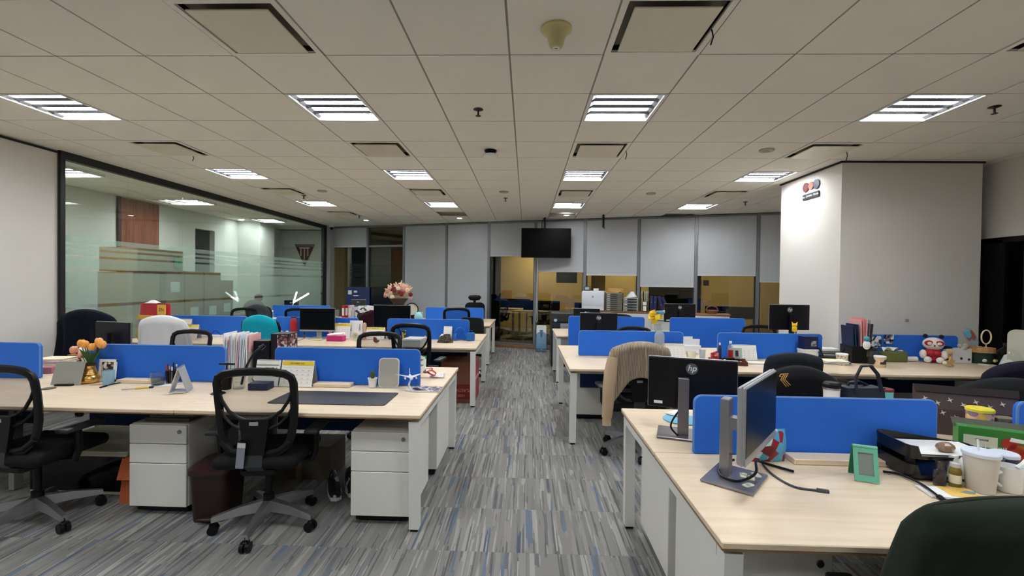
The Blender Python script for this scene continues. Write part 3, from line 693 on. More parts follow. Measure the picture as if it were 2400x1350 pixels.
cdg = drape('knit_cardigan', 'tan ribbed knit cardigan hung over the chair with one sleeve hanging', 'cardigan', 13, KNIT, w=.27, top=1.07, low=.47, sag=.075, th=.06, fold=.012, nf=6, flare=1.04, arch=.27, seed=11)
KN2 = mat('tan plain knit', (194, 168, 138), .95, var=.06, scale=90, bump=.6, bscale=400)
G().tube([(-.255, -.26, .93), (-.275, -.275, .8), (-.29, -.28, .66), (-.295, -.275, .5), (-.30, -.265, .40)], [.045, .058, .055, .05, .045], 12, flat=.6, up=(0, 1, 0)).obj('sleeve', KN2, cdg)
G().tube([(-.30, -.265, .40), (-.30, -.265, .33)], [.038, .040], 12, flat=.6, up=(0, 1, 0)).obj('cuff', mat('tan cuff', (196, 170, 140), .95, bump=.5), cdg)
G().tube([(.02, -.285, 1.06), (.02, -.315, .9), (.02, -.305, .76)], .004, 6).obj('back_seam', KN2, cdg)
# gold chevrons on the black jacket (its outer side faces away from the desk; emblem faces the camera side of the back)
em = G()
for k in range(3):                                   # three slanting stripes (drawn mirrored: the chair faces the camera side)
    o_ = k*.017
    em.tube([(-.005+o_, 0, .02-.002*k), (.02+o_, 0, -.03-.002*k), (-.03+o_, 0, -.085-.008*k)], .0042, 6)
em.tube([(-.012, 0, .026), (.055, 0, .02), (.066, 0, .0), (.05, 0, -.006)], .0042, 6)
emo = em.obj('gold_emblem', mat('gold embroidery', (222, 168, 84), .5, .2), bj); emo.location = (.14, -.108, 1.0); emo.scale = (.8, .8, .8); emo.rotation_euler = (0, 0, 0)


# ================================================================ SMALL THINGS: BUILDERS
def tent(name, label, loc, w, h, rz=0, header=None, dep=.09, m=PAPER, cat='calendar', txt=None, lines=True, side=GREYP):
    t = T(name, label, cat, loc, rz); a = math.atan2(dep/2, h); t.location.z += .003
    f = G().box((0, -dep/4, h/2), (w, .003, h/math.cos(a)), rx=-a).obj('front_sheet', m, t, False)
    G().box((0, dep/4, h/2), (w, .003, h/math.cos(a)), rx=a).obj('back_sheet', side, t, False)
    G().box((0, 0, .0015), (w, dep, .003)).obj('base_sheet', m, t, False)
    G().cyl((-w*.45, 0, h), (w*.45, 0, h), .004, n=8).obj('binding', STEEL, t)
    def at(u, v): y = -dep/2+dep/2*v-.0022; return (u*w, y, v*h)
    if header:
        G().box(at(0, .885), (w*.97, .001, h*.16), rx=-a).obj('header_band', header, f, False)
        if txt: text(txt, h*.085, INK, f, Vector(at(-.02, .885))+Vector((0, -.0012, 0)), (PI/2-a, 0, 0))
    if lines:
        g = G()
        for r in range(5): g.box(at(0, .12+.15*r), (w*.9, .0006, h*.006), rx=-a)
        for r in range(4):
            for c in range(5): g.box(at(-.36+.18*c, .17+.15*r), (w*.05, .0006, h*.02), rx=-a)
        g.obj('date_grid', GREYP, f, False)['kind'] = 'stuff'
    return t
def cup(label, loc, r, h, m, name='cup', cat='cup', handle=False, lid=None, taper=.85, band=None, rz=0, wall=.003, straw=None):
    t = T(name, label, cat, loc, rz)
    b = G().lathe([(r*taper*.95, .0), (r*taper, .003), (r, h), (r-wall, h), (r*taper-wall, .006), (.0, .006)], n=24, cap=True).obj('body', m, t)
    if handle: G().tube([(r*.93, 0, h*.82), (r*1.35, 0, h*.8), (r*1.55, 0, h*.55), (r*1.3, 0, h*.28), (r*.88, 0, h*.22)], r*.09, 8).obj('handle', m, t)
    if lid: G().lathe([(r*1.06, h-.004), (r*1.06, h+.008), (r*.98, h+.012), (.0, h+.012)], n=24).obj('lid', lid, t)
    if band: G().lathe([(r*(taper+.3*(1-taper))+.0008, h*.3), (r*(taper+.8*(1-taper))+.0008, h*.8)], n=24, cap=False).obj('printed_band', band, t)
    if straw: G().cyl((.0, 0, h*.3), (straw[0], straw[1], h+straw[2]), .0035, n=8).obj('straw', PAPER, t)
    return t
def bottle(label, loc, r, h, m, capm, name='bottle', cat='bottle', neck=.4, shoulder=.75, capr=None, labelm=None, sx=1., sy=1., rz=0):
    t = T(name, label, cat, loc, rz); nr = r*neck; cr = capr or nr*1.15
    G().lathe([(r*.92, 0), (r, .006), (r, h*shoulder*.9), (r*.9, h*shoulder), (nr, h*(shoulder+.1)), (nr, h*.92), (0, h*.92)], n=20, sx=sx, sy=sy).obj('body', m, t)
    G().lathe([(cr, h*(shoulder+.13)), (cr, h*.985), (cr*.85, h), (0, h)], n=16, sx=sx if sx == sy else 1).obj('cap', capm, t)
    if labelm: G().lathe([(r+.0008, h*.18), (r+.0008, h*shoulder*.75)], n=20, sx=sx, sy=sy, cap=False).obj('label_wrap', labelm, t)
    return t
def carton(label, loc, d, m, rz=0, name='box', cat='box', lid=None, bev=.002, tape=None):
    t = T(name, label, cat, loc, rz)
    G().box((0, 0, d[2]/2), d, bev=bev).obj('body', m, t, False)
    if lid: G().box((0, 0, d[2]-.01), (d[0]+.006, d[1]+.006, .022), bev=bev).obj('lid', lid, t, False)
    if tape: G().box((0, 0, d[2]+.0005), (d[0]*.12, d[1]+.002, .001)).obj('tape', tape, t, False)
    return t
def sheets(label, loc, w, d, n, mats, rz=0, name='paper_stack', cat='papers', seed=0, th=.004):
    t = T(name, label, cat, loc, rz); rn = random.Random(seed)
    for i in range(n): G().box((rn.uniform(-.01, .01), rn.uniform(-.01, .01), th*(i+.5)), (w, d, th*.9), rz=rn.uniform(-.12, .12)).obj('sheet', mats[i % len(mats)], t, False)
    return t
def cable(label, pts, r=.003, m=BLACK, plug=None, name='cable', cat='cable'):
    base = Vector(pts[0]); 
    P = [Vector(p)-base for p in pts]; Q = []
    for i in range(len(P)-1):                                       # Catmull-Rom
        p0 = P[max(i-1, 0)]; p1 = P[i]; p2 = P[i+1]; p3 = P[min(i+2, len(P)-1)]
        for k in range(6):
            u = k/6; Q.append(.5*((2*p1)+(p2-p0)*u+(2*p0-5*p1+4*p2-p3)*u*u+(-p0+3*p1-3*p2+p3)*u**3))
    Q.append(P[-1]); t = T(name, label, cat, base)
    G().tube(Q, r, 7).obj('cord', m, t)
    if plug:
        d = (Q[-1]-Q[-2]).normalized(); G().cyl(Q[-1]-d*.01, Q[-1]+d*plug, r*2.2, r*1.8, 8).obj('plug', m, t)
    return t
def monitor(label, loc, w, h, rz, zb, m_back=BLACK, logo=None, screen_side=True, base=(.24, .19), stand='column', chin=None, tilt=0., dx=0., sticker=False, gap=.055, bcol=STEEL, group='desktop monitors'):
    """display faces local -Y; loc is the foot on the desk, zb the lower edge of the panel above the desk"""
    t = T('monitor', label, 'monitor', loc, rz, group)
    G().box((0, gap-.035, .006), (base[0], base[1], .012), bev=.003).obj('stand_base', bcol, t, False)
    if stand == 'column': G().box((0, gap, (zb+h*.62)/2+.006), (.055, .038, zb+h*.62), bev=.003).obj('stand_column', bcol if bcol is not BLACK else BLACK, t, False)
    else: G().box((0, .055, (zb+.08)/2), (.07, .016, zb+.08), bev=.003).obj('stand_column', bcol, t, False)
    if gap > .06: G().box((0, gap/2, zb+h*.3), (.05, gap, .05)).obj('pivot_arm', bcol, t, False)
    p = G().box((0, 0, zb+h/2), (w, .03, h), bev=.005).obj('panel_housing', m_back, t, False, loc=(dx, 0, 0))
    G().box((0, -.0155, zb+h/2+(chin[1]/2 if chin else 0)), (w-.014, .002, h-.016-(chin[1] if chin else 0)), bev=.0005).obj('screen', SCREEN, p, False)
    if chin: G().box((0, -.0158, zb+chin[1]/2), (w, .003, chin[1])).obj('chin', chin[0], p, False)
    G().tube([(-w/2, -.002, zb), (-w/2, -.002, zb+h), (w/2, -.002, zb+h), (w/2, -.002, zb)], .0035, 6, up=(0, 1, 0)).obj('bezel', SILVER, p)
    if logo:
        k = min(w, h)*.11
        if logo == 'hp':
            dk = G().cyl((0, .0152, zb+h*.8), (0, .0165, zb+h*.8), k, n=28).obj('logo_disc', mat('logo grey', (92, 94, 97), .35), p)
            text('hp', k*1.5, PAPER, p, (0, .0168, zb+h*.81), (PI/2, 0, PI), 'logo_lettering', shear=.25)
        else:
            G().cyl((k*.6, .0152, zb+h*.78), (k*.6, .0165, zb+h*.78), k*.55, n=20).obj('logo_disc', SILVER, p)
            text('LG', k*1.1, SILVER, p, (-k*.7, .0168, zb+h*.78), (PI/2, 0, PI), 'logo_lettering')
    if sticker: G().box((w*.38, .0158, zb+h*.1), (w*.1, .001, h*.055)).obj('sticker', PAPER, p, False)
    return t

# ================================================================ NEAREST LEFT DESK
t = T('tablet_stand', 'grey tablet leaning on a small black foot at the left of the gold vase', 'tablet', (-3.427,3.282,0.740), .12)
G().box((0, .03, .085), (.20, .006, .17), rx=-.3, bev=.003).obj('grey_panel', mat('grey tablet back', (146, 148, 140), .45), t, False)
G().tube([(-.1, .004, .004), (-.1, .056, .168), (.1, .056, .168), (.1, .004, .004)], .003, 6).obj('rim', SILVER, t); G().box((0, -.005, .006), (.12, .03, .012), bev=.002).obj('black_foot', BLACK, t, False)
v = T('tulip_vase', 'hammered gold vase holding orange and pink tulips', 'vase', (-3.344,3.391,0.740))
G().lathe([(.040, 0), (.056, .006), (.064, .03), (.060, .05), (.046, .062), (.050, .066), (.040, .10), (.036, .125), (.043, .14), (.040, .14), (.033, .12), (.0, .118)], n=26).obj('vase_body', GOLD, v)
G().lathe([(.043, .132), (.05, .142), (.036, .15), (.0, .15)], n=20).obj('dark_rim', mat('dark bronze rim', (70, 58, 46), .4, .6), v)
OR1 = mat('orange petal', (238, 164, 78), .6, var=.12, scale=40); OR2 = mat('pink petal', (236, 170, 140), .6, var=.1, scale=40)
rn = random.Random(3)
for i, (x, z, y, mm) in enumerate([(-.065, .30, 0, OR1), (-.018, .295, -.02, OR1), (.03, .275, -.01, OR1), (.058, .30, .02, OR1), (.098, .292, 0, OR1), (.035, .31, .04, OR2), (-.145, .245, .02, OR2), (-.09, .21, .03, OR2)]):
    fl = G()
    for q in range(6):
        a = q*PI/3+i; ox, oy = math.cos(a)*.011, math.sin(a)*.011
        fl.ball((x+ox, y+oy, z+.002*(q % 2)), .021, 8, .75, .75, 1.35)
    h = fl.obj('tulip_head', mm, v); G().tube([(x*.15, y*.2, .13), (x*.5, y*.6, .2), (x, y, z-.02)], .003, 6).obj('stem', LEAF, h)
for i in range(14):
    a = i*2.39; L_ = rn.uniform(.13, .19); dx, dy = math.cos(a)*.075, math.sin(a)*.05
    def lf(u, w_, dx=dx, dy=dy, L_=L_): 
        ww = .015*math.sin(PI*min(1, w_*.93+.07)); return (dx*w_**1.2-dy*10*ww*(u-.5)*.3+(u-.5)*ww, dy*w_**1.2+(u-.5)*ww*.8, .13+L_*w_*(1-.25*w_))
    G().surf(lf, 3, 7).obj('leaf', LEAF, v)
t = T('framed_photo', 'white photo frame with a dark photo behind the pale blue cup', 'picture frame', (-3.245,3.425,0.740), .0)
fr = G(); 
for s in (-1, 1): fr.box((s*.058, .012, .085), (.018, .012, .17), rx=-.1); fr.box((0, .012+s*.0076, .085+s*.076), (.134, .012, .018), rx=-.1)
fr.obj('frame', PAPER, t, False); G().box((0, .014, .085), (.11, .006, .15), rx=-.1).obj('photo', PHOTO, t, False); G().box((0, .035, .062), (.05, .004, .11), rx=.25).obj('strut', PAPER, t, False)
cup('pale blue ribbed cup in front of the white photo frame', (-3.156,3.349,0.740), .037, .105, mat('pale blue glaze', (140, 178, 200), .45), taper=.93)
cable('black cord with grey plug lying across the desk by the pale blue cup', [(-3.011,3.425,0.745), (-3.072,3.425,0.745), (-3.113,3.359,0.745), (-3.109,3.274,0.745)], .0035, BLACK, .045)
t = T('craft_knife', 'yellow utility knife left of the glass of water', 'knife', (-2.819,3.222,0.741), .55); G().box((.03, 0, .006), (.09, .016, .012), bev=.004).obj('handle', mat('yellow knife grip', (218, 190, 70), .5), t); G().box((-.05, 0, .005), (.08, .010, .002)).obj('blade', STEEL, t, False); G().box((.08, 0, .006), (.03, .018, .014), bev=.004).obj('end_cap', NAVY, t)
tag(G().box((0, 0, .0015), (.19, .12, .003), rz=.1).obj('paper_sheet', PAPER, None, False, loc=(-2.737,3.367,0.741)), 'white paper under the glass of water', 'paper')
t = cup('clear glass mug of water on a white paper', (-2.773,3.350,0.744), .048, .10, GLASSY, 'glass_mug', 'mug', True, rz=PI, taper=.9)
G().lathe([(.040, .008), (.043, .055), (0, .055)], n=20).obj('water', pane('water', (.62, .68, .70), 1.33), t)
t = T('pen_holder', 'black wire pen cup full of pens behind the glass of water', 'pen holder', (-2.726,3.425,0.740))
G().lathe([(.036, 0), (.04, .1)], n=18, cap=False).obj('wire_cup', meshcloth('black wire mesh', (20, 20, 20), .4), t); G().lathe([(.041, .096), (.041, .102)], n=18).obj('rim', BLACK, t)
for i, c in enumerate([(20, 22, 40), (230, 230, 228), (30, 30, 34), (235, 190, 60), (200, 60, 50), (60, 50, 90), (240, 240, 238)]):
    a = i*.9; G().cyl((math.cos(a)*.02, math.sin(a)*.02, .004), (math.cos(a)*.034, math.sin(a)*.03, .13+.012*(i % 3)), .005, n=7).obj('pen', mat('pen %d' % i, c, .4), t)
tent('desk_calendar', 'white tent calendar turned sideways right of the pen cup', (-2.470,3.190,0.740), .16, .175, -1.15, None, .11)
t = T('desk_grommet', 'dark oval cable grommet at the left of the nearest left desk', 'grommet', (-3.447,3.185,0.740)); G().lathe([(.04, 0), (.042, .003), (0, .004)], n=20).obj('cap', mat('brown grommet', (92, 80, 66), .5), t)
t = tag(G().surf(lambda u, w_: ((u-.5)*.16, (w_-.5)*.1, .03+.05*math.sin(u*5)*math.sin(w_*4)), 9, 7).obj('crumpled_tissue', PAPER, None, True, loc=tuple(Vector((-4.479,3.890,0.740))+Vector((0, 0, .035)))), 'crumpled white tissue before the leftmost blue screen', 'tissue')
# left end, far half
t = T('letter_tray', 'black tray of cream papers by the leftmost blue screen', 'tray', (-4.259,3.994,0.740), .1)
tr_ = G(); tr_.box((0, 0, .004), (.27, .24, .008)); tr_.box((0, -.117, .02), (.27, .006, .04)); tr_.box((-.132, 0, .02), (.006, .24, .04)); tr_.box((.132, 0, .02), (.006, .24, .04)); tr_.obj('tray', BLACK, t, False)
sheets('loose cream and pink papers piled in the black tray', (-4.195,3.935,0.756), .225, .18, 12, [CREAM, PAPER, PINKP, CREAM], .15, seed=4, th=.006)
carton('dusty pink notebook at the end of the black tray', (-4.028,3.715,0.742), (.14, .10, .05), mat('dusty pink cover', (176, 112, 120), .6), .15, 'notebook', 'notebook')
carton('small red and gold gift box behind the vase', (-4.213,4.129,0.740), (.075, .06, .085), mat('red gift paper', (160, 22, 30), .4), .1, 'gift_box', 'box', mat('gold gift lid', (206, 140, 70), .35, .5))
tent('paper_card', 'pale green note card behind the tulips', (-4.101,4.141,0.740), .09, .16, .1, None, .05, mat('pale green card', (226, 230, 200), .7), 'card')
t = T('white_figurine', 'small white rabbit figurine behind the pink tulip', 'figurine', (-4.215,4.198,0.740)); G().ball((0, 0, .05), .035, 12, 1, 1, 1.4).obj('body', PAPER, t); G().ball((0, -.005, .115), .028, 12).obj('head', PAPER, t)
for s in (-1, 1): G().ball((s*.012, 0, .155), .010, 8, 1, .7, 2.6).obj('ear', PAPER, t)
monitor('dark monitor turned aside behind the orange tulips, left of the white covered chair', (-3.74, 4.02, .74), .40, .265, PI-.2, .14, BLACK, base=(.2, .16), bcol=BLACK)
# middle gap between screens
t = T('file_rack', 'upright rack stuffed with white and pink papers between two screens', 'file rack', (-2.511,3.964,0.740), .12)
rk = G(); rk.box((0, 0, .004), (.23, .27, .008)); rk.box((-.115, 0, .09), (.006, .27, .18)); rk.box((.115, 0, .09), (.006, .27, .18)); rk.box((0, .133, .1), (.23, .006, .2)); rk.obj('rack', PLASTIC_CLEAR, t, False)
rn = random.Random(8)
for i in range(13):
    x = -.10+.0168*i; G().box((x, rn.uniform(-.01, .01), .165+rn.uniform(-.012, .02)), (.007, .22, .31), ry=rn.uniform(-.02, .09)).obj('document', [PAPER, PAPER, PINKP, mat('pale blue paper', (205, 222, 238), .7), PAPER][i % 5], t, False)
carton('black gift bag with floral side, behind the paper rack', (-2.321,3.983,0.740), (.13, .14, .27), BLACK, .1, 'paper_bag', 'bag')
t = carton('taller black carton with floral side behind the paper rack', (-2.173,4.037,0.740), (.15, .18, .33), mat('black carton', (14, 13, 15), .5), .0, 'carton', 'box')
FLORAL = blotch('floral print', [(46, 36, 40), (170, 150, 140), (90, 60, 70), (200, 190, 180), (60, 50, 56), (150, 90, 90)], 45)
G().box((.0765, -.0, .2), (.002, .15, .24)).obj('floral_panel', FLORAL, t, False); G().box((.03, -.0905, .2), (.09, .002, .24)).obj('floral_panel', FLORAL, t, False)
t = T('phone_stand', 'black phone stand with T-shaped holder left of the nearest mesh chair', 'phone stand', (-2.161,3.141,0.740))
G().lathe([(.045, 0), (.047, .004), (.04, .008), (0, .009)], n=22).obj('foot', BLACK, t); G().tube([(0, 0, .008), (.02, .02, .07), (.038, .03, .14), (.04, .03, .2)], .006, 8).obj('stem', BLACK, t); G().box((.04, .03, .205), (.11, .016, .014), bev=.003).obj('holder_bar', BLACK, t); G().box((.04, .025, .135), (.05, .03, .012), bev=.003).obj('clamp', BLACK, t)
cable('black gooseneck arm curving over the white tape roll', [(-2.176,3.425,0.745), (-2.121,3.380,0.860), (-2.098,3.400,0.932), (-2.067,3.420,0.991), (-2.033,3.440,1.025)], .009, BLACK, .03, 'gooseneck_arm', 'lamp arm')
t = T('tape_roll', 'white tape roll standing beside the photo card stand', 'tape', (-2.069,3.425,0.740)); G().lathe([(.02, -.02), (.048, -.02), (.048, .02), (.02, .02)], n=24, cap=False).obj('roll', mat('white tape', (228, 226, 214), .5), t)
for o in t.children: o.rotation_euler = (PI/2, 0, .4); o.location = (0, 0, .05)
t = tent('photo_card_stand', 'white card stand with two small photos left of the yellow calendar', (-1.959,3.425,0.740), .185, .19, .0, None, .1, PAPER, 'card stand', lines=False)
g = G(); g.box((0, -.018, .155), (.17, .001, .004), rx=-.26); g.obj('ruled_line', INK, t, False)
for x in (-.005, .05): G().box((x, -.028, .115), (.046, .001, .045), rx=-.26).obj('photo', PHOTO, t, False)
tent('desk_calendar', 'desk calendar with yellow header on the nearest left desk, right of the mesh chair', (-1.730,3.425,0.740), .255, .19, -.05, YELLOW, .1, txt='DECEMBER 2023')
cup('clear glass tumbler seen through the mesh of the nearest chair', (-2.107,3.287,0.740), .045, .095, GLASSY, 'glass_tumbler', 'glass')
cup('black mug beside the clear tumbler, seen through the chair mesh', (-2.198,3.279,0.740), .04, .1, BLACK, 'mug', 'mug')
carton('small navy book box seen through the mesh of the nearest chair', (-1.949,3.300,0.740), (.14, .1, .05), NAVY, .05, 'book_box', 'box')
t = T('desk_mat', 'dark grey desk mat on the nearest left desk', 'desk mat', (-1.30, 3.09, DZ), 0)
g = G().prism(rrect(.78, .34, .02), .003, (0, 0, .0005)); g.obj('mat_sheet', mat('dark grey desk mat', (44, 46, 54), .6, var=.05), t, False)
tag(G().cyl((-.05, 0, .006), (.05, 0, .006), .0055, n=8).obj('marker_pen', BLACK, None, loc=(-1.607,3.425,0.740), rz=.7), 'black marker pen in front of the yellow calendar', 'pen')
t = T('potted_succulent', 'tiny succulent in a white pot beside the mirror', 'plant', (-1.159,3.425,0.740)); G().lathe([(.026, 0), (.033, .06), (.036, .062), (.036, .072), (.031, .072), (.029, .062), (0, .06)], n=20).obj('pot', mat('white ceramic', (232, 232, 228), .35), t)
rn = random.Random(5)
for i in range(16):
    a = i*2.4; r_ = .006+.012*(i/16); z = .06+.055*(1-i/20)
    G().tube([(0, 0, z-.03), (math.cos(a)*r_, math.sin(a)*r_, z+.005), (math.cos(a)*(r_+.008), math.sin(a)*(r_+.008), z+.018)], [.003, .0045, .001], 6).obj('leaf', mat('succulent green', (92, 110, 48), .5, var=.2), t)
t = T('table_mirror', 'rounded rectangular mirror with white rim leaning on the blue screen', 'mirror', (-1.035,3.425,0.740), .02)
G().prism(rrect(.155, .222, .03), .012, (0, .012, .111), rx=PI/2-.1).obj('white_rim', mat('white mirror rim', (225, 228, 232), .35), t); G().prism(rrect(.143, .210, .026), .002, (0, .0115-.012, .111), rx=PI/2-.1).obj('mirror_glass', mat('mirror silver', (222, 222, 218), .2, .6), t, False)
t = T('model_airplane', 'white model airplane on a curved stand', 'model plane', (-0.850,3.354,0.740), .35); WP = mat('white model plastic', (232, 234, 238), .3)
G().lathe([(.035, 0), (.035, .004), (.012, .010), (0, .011)], n=20, sy=.8).obj('stand_foot', WP, t); G().tube([(.0, 0, .008), (-.012, 0, .04), (-.004, 0, .07), (.012, 0, .09)], [.008, .007, .006, .005], 8).obj('stand_arm', WP, t)
pl_ = G(); pl_.tube([(.0, .075, .1), (.0, .06, .1), (.0, 0, .1), (.0, -.06, .1), (.0, -.08, .099)], [.003, .008, .012, .012, .006], 12); fus = pl_.obj('fuselage', WP, t)
for s in (-1, 1): G().prism([(s*.008, .02), (s*.105, -.0+.05), (s*.108, .058), (s*.008, .05-.1)][::1], .003, (0, 0, .1), ry=-s*.12).obj('wing', WP, t, False); G().cyl((s*.04, -.025, .092), (s*.04, .005, .094), .0065, n=10).obj('engine', WP, t)
G().prism([(0, 0), (.03, 0), (.038, .04), (.022, .04)], .003, (-.0015, .045, .11), rx=PI/2, rz=PI/2).obj('tail_fin', WP, t, False)
t = T('magazine', 'magazine with a dark patterned cover at the aisle end of the nearest left desk', 'magazine', (-0.734,3.377,0.740), -.02); G().box((0, 0, .004), (.21, .15, .008), bev=.001).obj('pages', PAPER, t, False); G().box((0, 0, .0087), (.21, .15, .0012)).obj('cover', blotch('magazine cover', [(60, 48, 70), (176, 164, 176), (110, 90, 110), (214, 208, 214), (40, 34, 52)], 50), t, False)
cup('white and green paper cup peeking out right of the blue screen', (-0.918,4.040,0.740), .035, .14, blotch('green stripe cup', [(230, 234, 228), (60, 150, 110), (226, 230, 226)], 26, stretch=(.3, .3, 1)), 'paper_cup', 'cup')
t = T('ribbon_bow', 'red ribbon bow on white tissue at the aisle end of the nearest left desk', 'ribbon', (-0.817,3.807,0.752)); RR = mat('red ribbon', (196, 18, 44), .45)
for i, (x, y, z, rz_) in enumerate(((.0, 0, .05, .5), (.03, .01, .03, -.6))): G().surf(lambda u, w_, x=x, y=y, z=z, r_=rz_: (x+.042*math.cos(2*PI*u)*math.cos(r_), y+(w_-.5)*.05, z+.018*math.sin(2*PI*u)+.02*math.cos(2*PI*u)*math.sin(r_)), 14, 3).obj('ribbon_loop', RR, t)
G().surf(lambda u, w_: (-.10*u, (w_-.5)*.05, .035-.03*u+.012*math.sin(6*u)), 8, 3).obj('ribbon_tail', RR, t)
tag(G().surf(lambda u, w_: ((u-.5)*.12, (w_-.5)*.09, .012+.03*u*math.sin(w_*5)**2), 8, 8).obj('white_tissue', PAPER, None, True, loc=(-0.744,3.836,0.740)), 'white tissue paper beside the red ribbon', 'tissue')
# under the nearest left desk
t = T('low_cabinet', 'low white cabinet with a dark glossy front under the nearest left desk', 'cabinet', (-3.18, 3.38, 0), 0); G().span((-.36, -.24, .0), (.36, .3, .3), bev=.006).obj('body', mat('ivory cabinet', (206, 202, 184), .45), t, False); G().span((-.345, -.25, .03), (.345, -.238, .275)).obj('dark_front', mat('glossy black front', (10, 10, 11), .12), t, False); G().span((-.37, -.252, .3), (.37, .31, .315), bev=.004).obj('top_board', MATS['ivory cabinet'], t, False)
t = T('orange_paper_bag', 'orange-brown paper bag squeezed left of the white pedestal', 'paper bag', (-2.68, 3.12, 0), .05); OB = mat('orange kraft paper', (186, 94, 52), .7)
G().rings([[(-.10, -.09, 0), (.10, -.09, 0), (.10, .09, 0), (-.10, .09, 0)], [(-.095, -.07, .2), (.095, -.07, .2), (.095, .07, .2), (-.095, .07, .2)], [(-.105, -.03, .3), (.105, -.03, .3), (.105, .03, .3), (-.105, .03, .3)]]).obj('bag_body', OB, t, False); G().box((0, -.085, .235), (.2, .006, .14), rx=-.35).obj('folded_flap', mat('orange flap', (206, 108, 62), .7), t, False)
t = T('blue_paper_bag', 'pale blue paper bag standing behind the orange bag', 'paper bag', (-2.665, 3.36, 0), .0); G().rings([[(-.07, -.1, 0), (.07, -.1, 0), (.07, .1, 0), (-.07, .1, 0)], [(-.07, -.1, .48), (.07, -.1, .48), (.07, .1, .48), (-.07, .1, .48)]], cap=False).obj('bag_body', mat('pale blue paper bag', (150, 182, 200), .6), t, False); G().tube([(-.04, -.1, .48), (-.03, -.1, .56), (.03, -.1, .56), (.04, -.1, .48)], .004, 6).obj('handle', PAPER, t)
t = T('waste_bin', 'dark brown pedal bin between the white pedestal and the nearest chair', 'bin', (-2.025, 2.95, 0), .12); BR = mat('dark brown plastic', (42, 23, 21), .4)
G().rings([[(x*.105, y*.13, 0) for x, y in rrect(2, 2, .4)], [(x*.122, y*.15, .31) for x, y in rrect(2, 2, .4)]]).obj('bin_body', BR, t); G().rings([[(x*.132, y*.16, .31) for x, y in rrect(2, 2, .4)], [(x*.132, y*.16, .34) for x, y in rrect(2, 2, .4)], [(x*.10, y*.12, .355) for x, y in rrect(2, 2, .4)]]).obj('lid', mat('brown lid', (54, 29, 30), .35), t); G().box((0, -.14, .03), (.1, .06, .02), bev=.006).obj('pedal', BR, t)
t = T('sneakers', 'pair of black and white sneakers under the nearest left desk', 'shoes', (-1.33, 3.3, 0), .5)
SHOE = blotch('black and white shoe upper', [(24, 24, 28), (210, 210, 214), (40, 40, 46), (28, 28, 32)], 22)
for s in (-1, 1):
    sh = G().rings([[(s*.06+math.cos(a)*w_, y+0*a, max(.012, .012+math.sin(a)*h_+h_*.2)) for a in [2*PI*k/12 for k in range(12)]] for y, w_, h_ in ((-.14, .02, .03), (-.11, .038, .05), (-.02, .044, .06), (.05, .04, .09), (.11, .036, .10), (.14, .02, .08))]).obj('upper', SHOE, t)
    G().prism([(s*.06+x, y) for x, y in ((-.035, -.13), (0, -.15), (.035, -.13), (.048, -.03), (.038, .12), (0, .145), (-.038, .12), (-.048, -.03))], .022).obj('sole', PAPER, sh, False)
t = T('footrest_box', 'dark carton under the desk behind the nearest mesh chair', 'box', (-1.75, 3.62, 0), 0); G().span((-.25, -.15, 0), (.25, .15, .26), bev=.004).obj('body', mat('dim brown carton', (96, 88, 74), .8), t, False); G().span((-.02, -.151, 0), (.02, .151, .261)).obj('tape', mat('kraft tape', (150, 126, 92), .5), t, False)


# ================================================================ SECOND LEFT ROW
t = T('cushion', 'red and yellow square cushion standing behind the white covered chair', 'cushion', (-4.542,5.448,0.740), -.12)
RC = mat('red plush', (186, 20, 32), .9, var=.08, sheen=.4); YC = mat('yellow plush', (226, 176, 60), .9, var=.06, sheen=.3)
def pil_(x0, x1, z0, z1, th=.06):
    def fn(u, w_):
        a = 2*PI*u; px = math.copysign(abs(math.cos(a))**.6, math.cos(a)); py = math.copysign(abs(math.sin(a))**.9, math.sin(a))
        return ((x0+x1)/2+px*(x1-x0)/2, py*th*(.35+.65*math.sin(PI*min(max(w_, .04), .96))**.5), z0+(z1-z0)*w_)
    return fn
H_ = 0.493
G().surf(pil_(-.21, .21, 0, H_), 28, 10, True).obj('body', RC, t)
G().box((.15, -.062, H_-.07), (.12, .006, .12), bev=.002).obj('yellow_corner_patch', YC, t, False); G().box((-.075, -.066, H_*.42), (.22, .006, .30), bev=.002).obj('yellow_patch', YC, t, False)
G().lathe([(.0, 0), (.065, 0), (.065, .003), (0, .003)], n=18, sy=1).obj('grey_patch', mat('grey applique', (170, 166, 150), .8), t, loc=(-.13, -.07, H_*.50), rot=(PI/2, 0, 0))
[text(ch_, .08, mat('dark brown stitching', (80, 40, 24), .8), t, (0, -.0705, H_*(.62-.13*k_)), (PI/2, 0, 0)) for k_, ch_ in enumerate('SNZ')]; text('ZN', .05, MATS['dark brown stitching'], t, (.15, -.066, H_-.07), (PI/2, 0, 0))
tag(G().surf(lambda u, w_: ((u-.5)*.16, (w_-.5)*.08, .02+.04*math.sin(3*u)*math.sin(PI*w_)), 8, 6).obj('tissue_tuft', PAPER, None, True, loc=tuple(Vector((-4.542,5.448,0.740))+Vector((-.03, 0, H_-.012)))), 'white tissue on top of the red cushion', 'tissue')
cup('green and white paper cup right of the red cushion', (-4.585,5.815,0.740), .045, .13, mat('lime green cup', (140, 196, 62), .5), 'paper_cup', 'cup', lid=PAPER)
tent('card_holder', 'white card holder behind the left calendar, second left row', (-4.765,6.214,0.740), .22, .24, .0, None, .1, PAPER, 'card holder', lines=False)
tent('desk_calendar', 'pale calendar with yellow header, second left row, right of the red cushion', (-4.512,5.959,0.740), .29, .19, 0, mat('faded yellow print', (236, 220, 90), .6), .1, txt='DECEMBER 2023')
cup('small clear jar behind the green paper cup', (-4.930,6.191,0.740), .028, .09, GLASSY, 'glass_jar', 'jar')
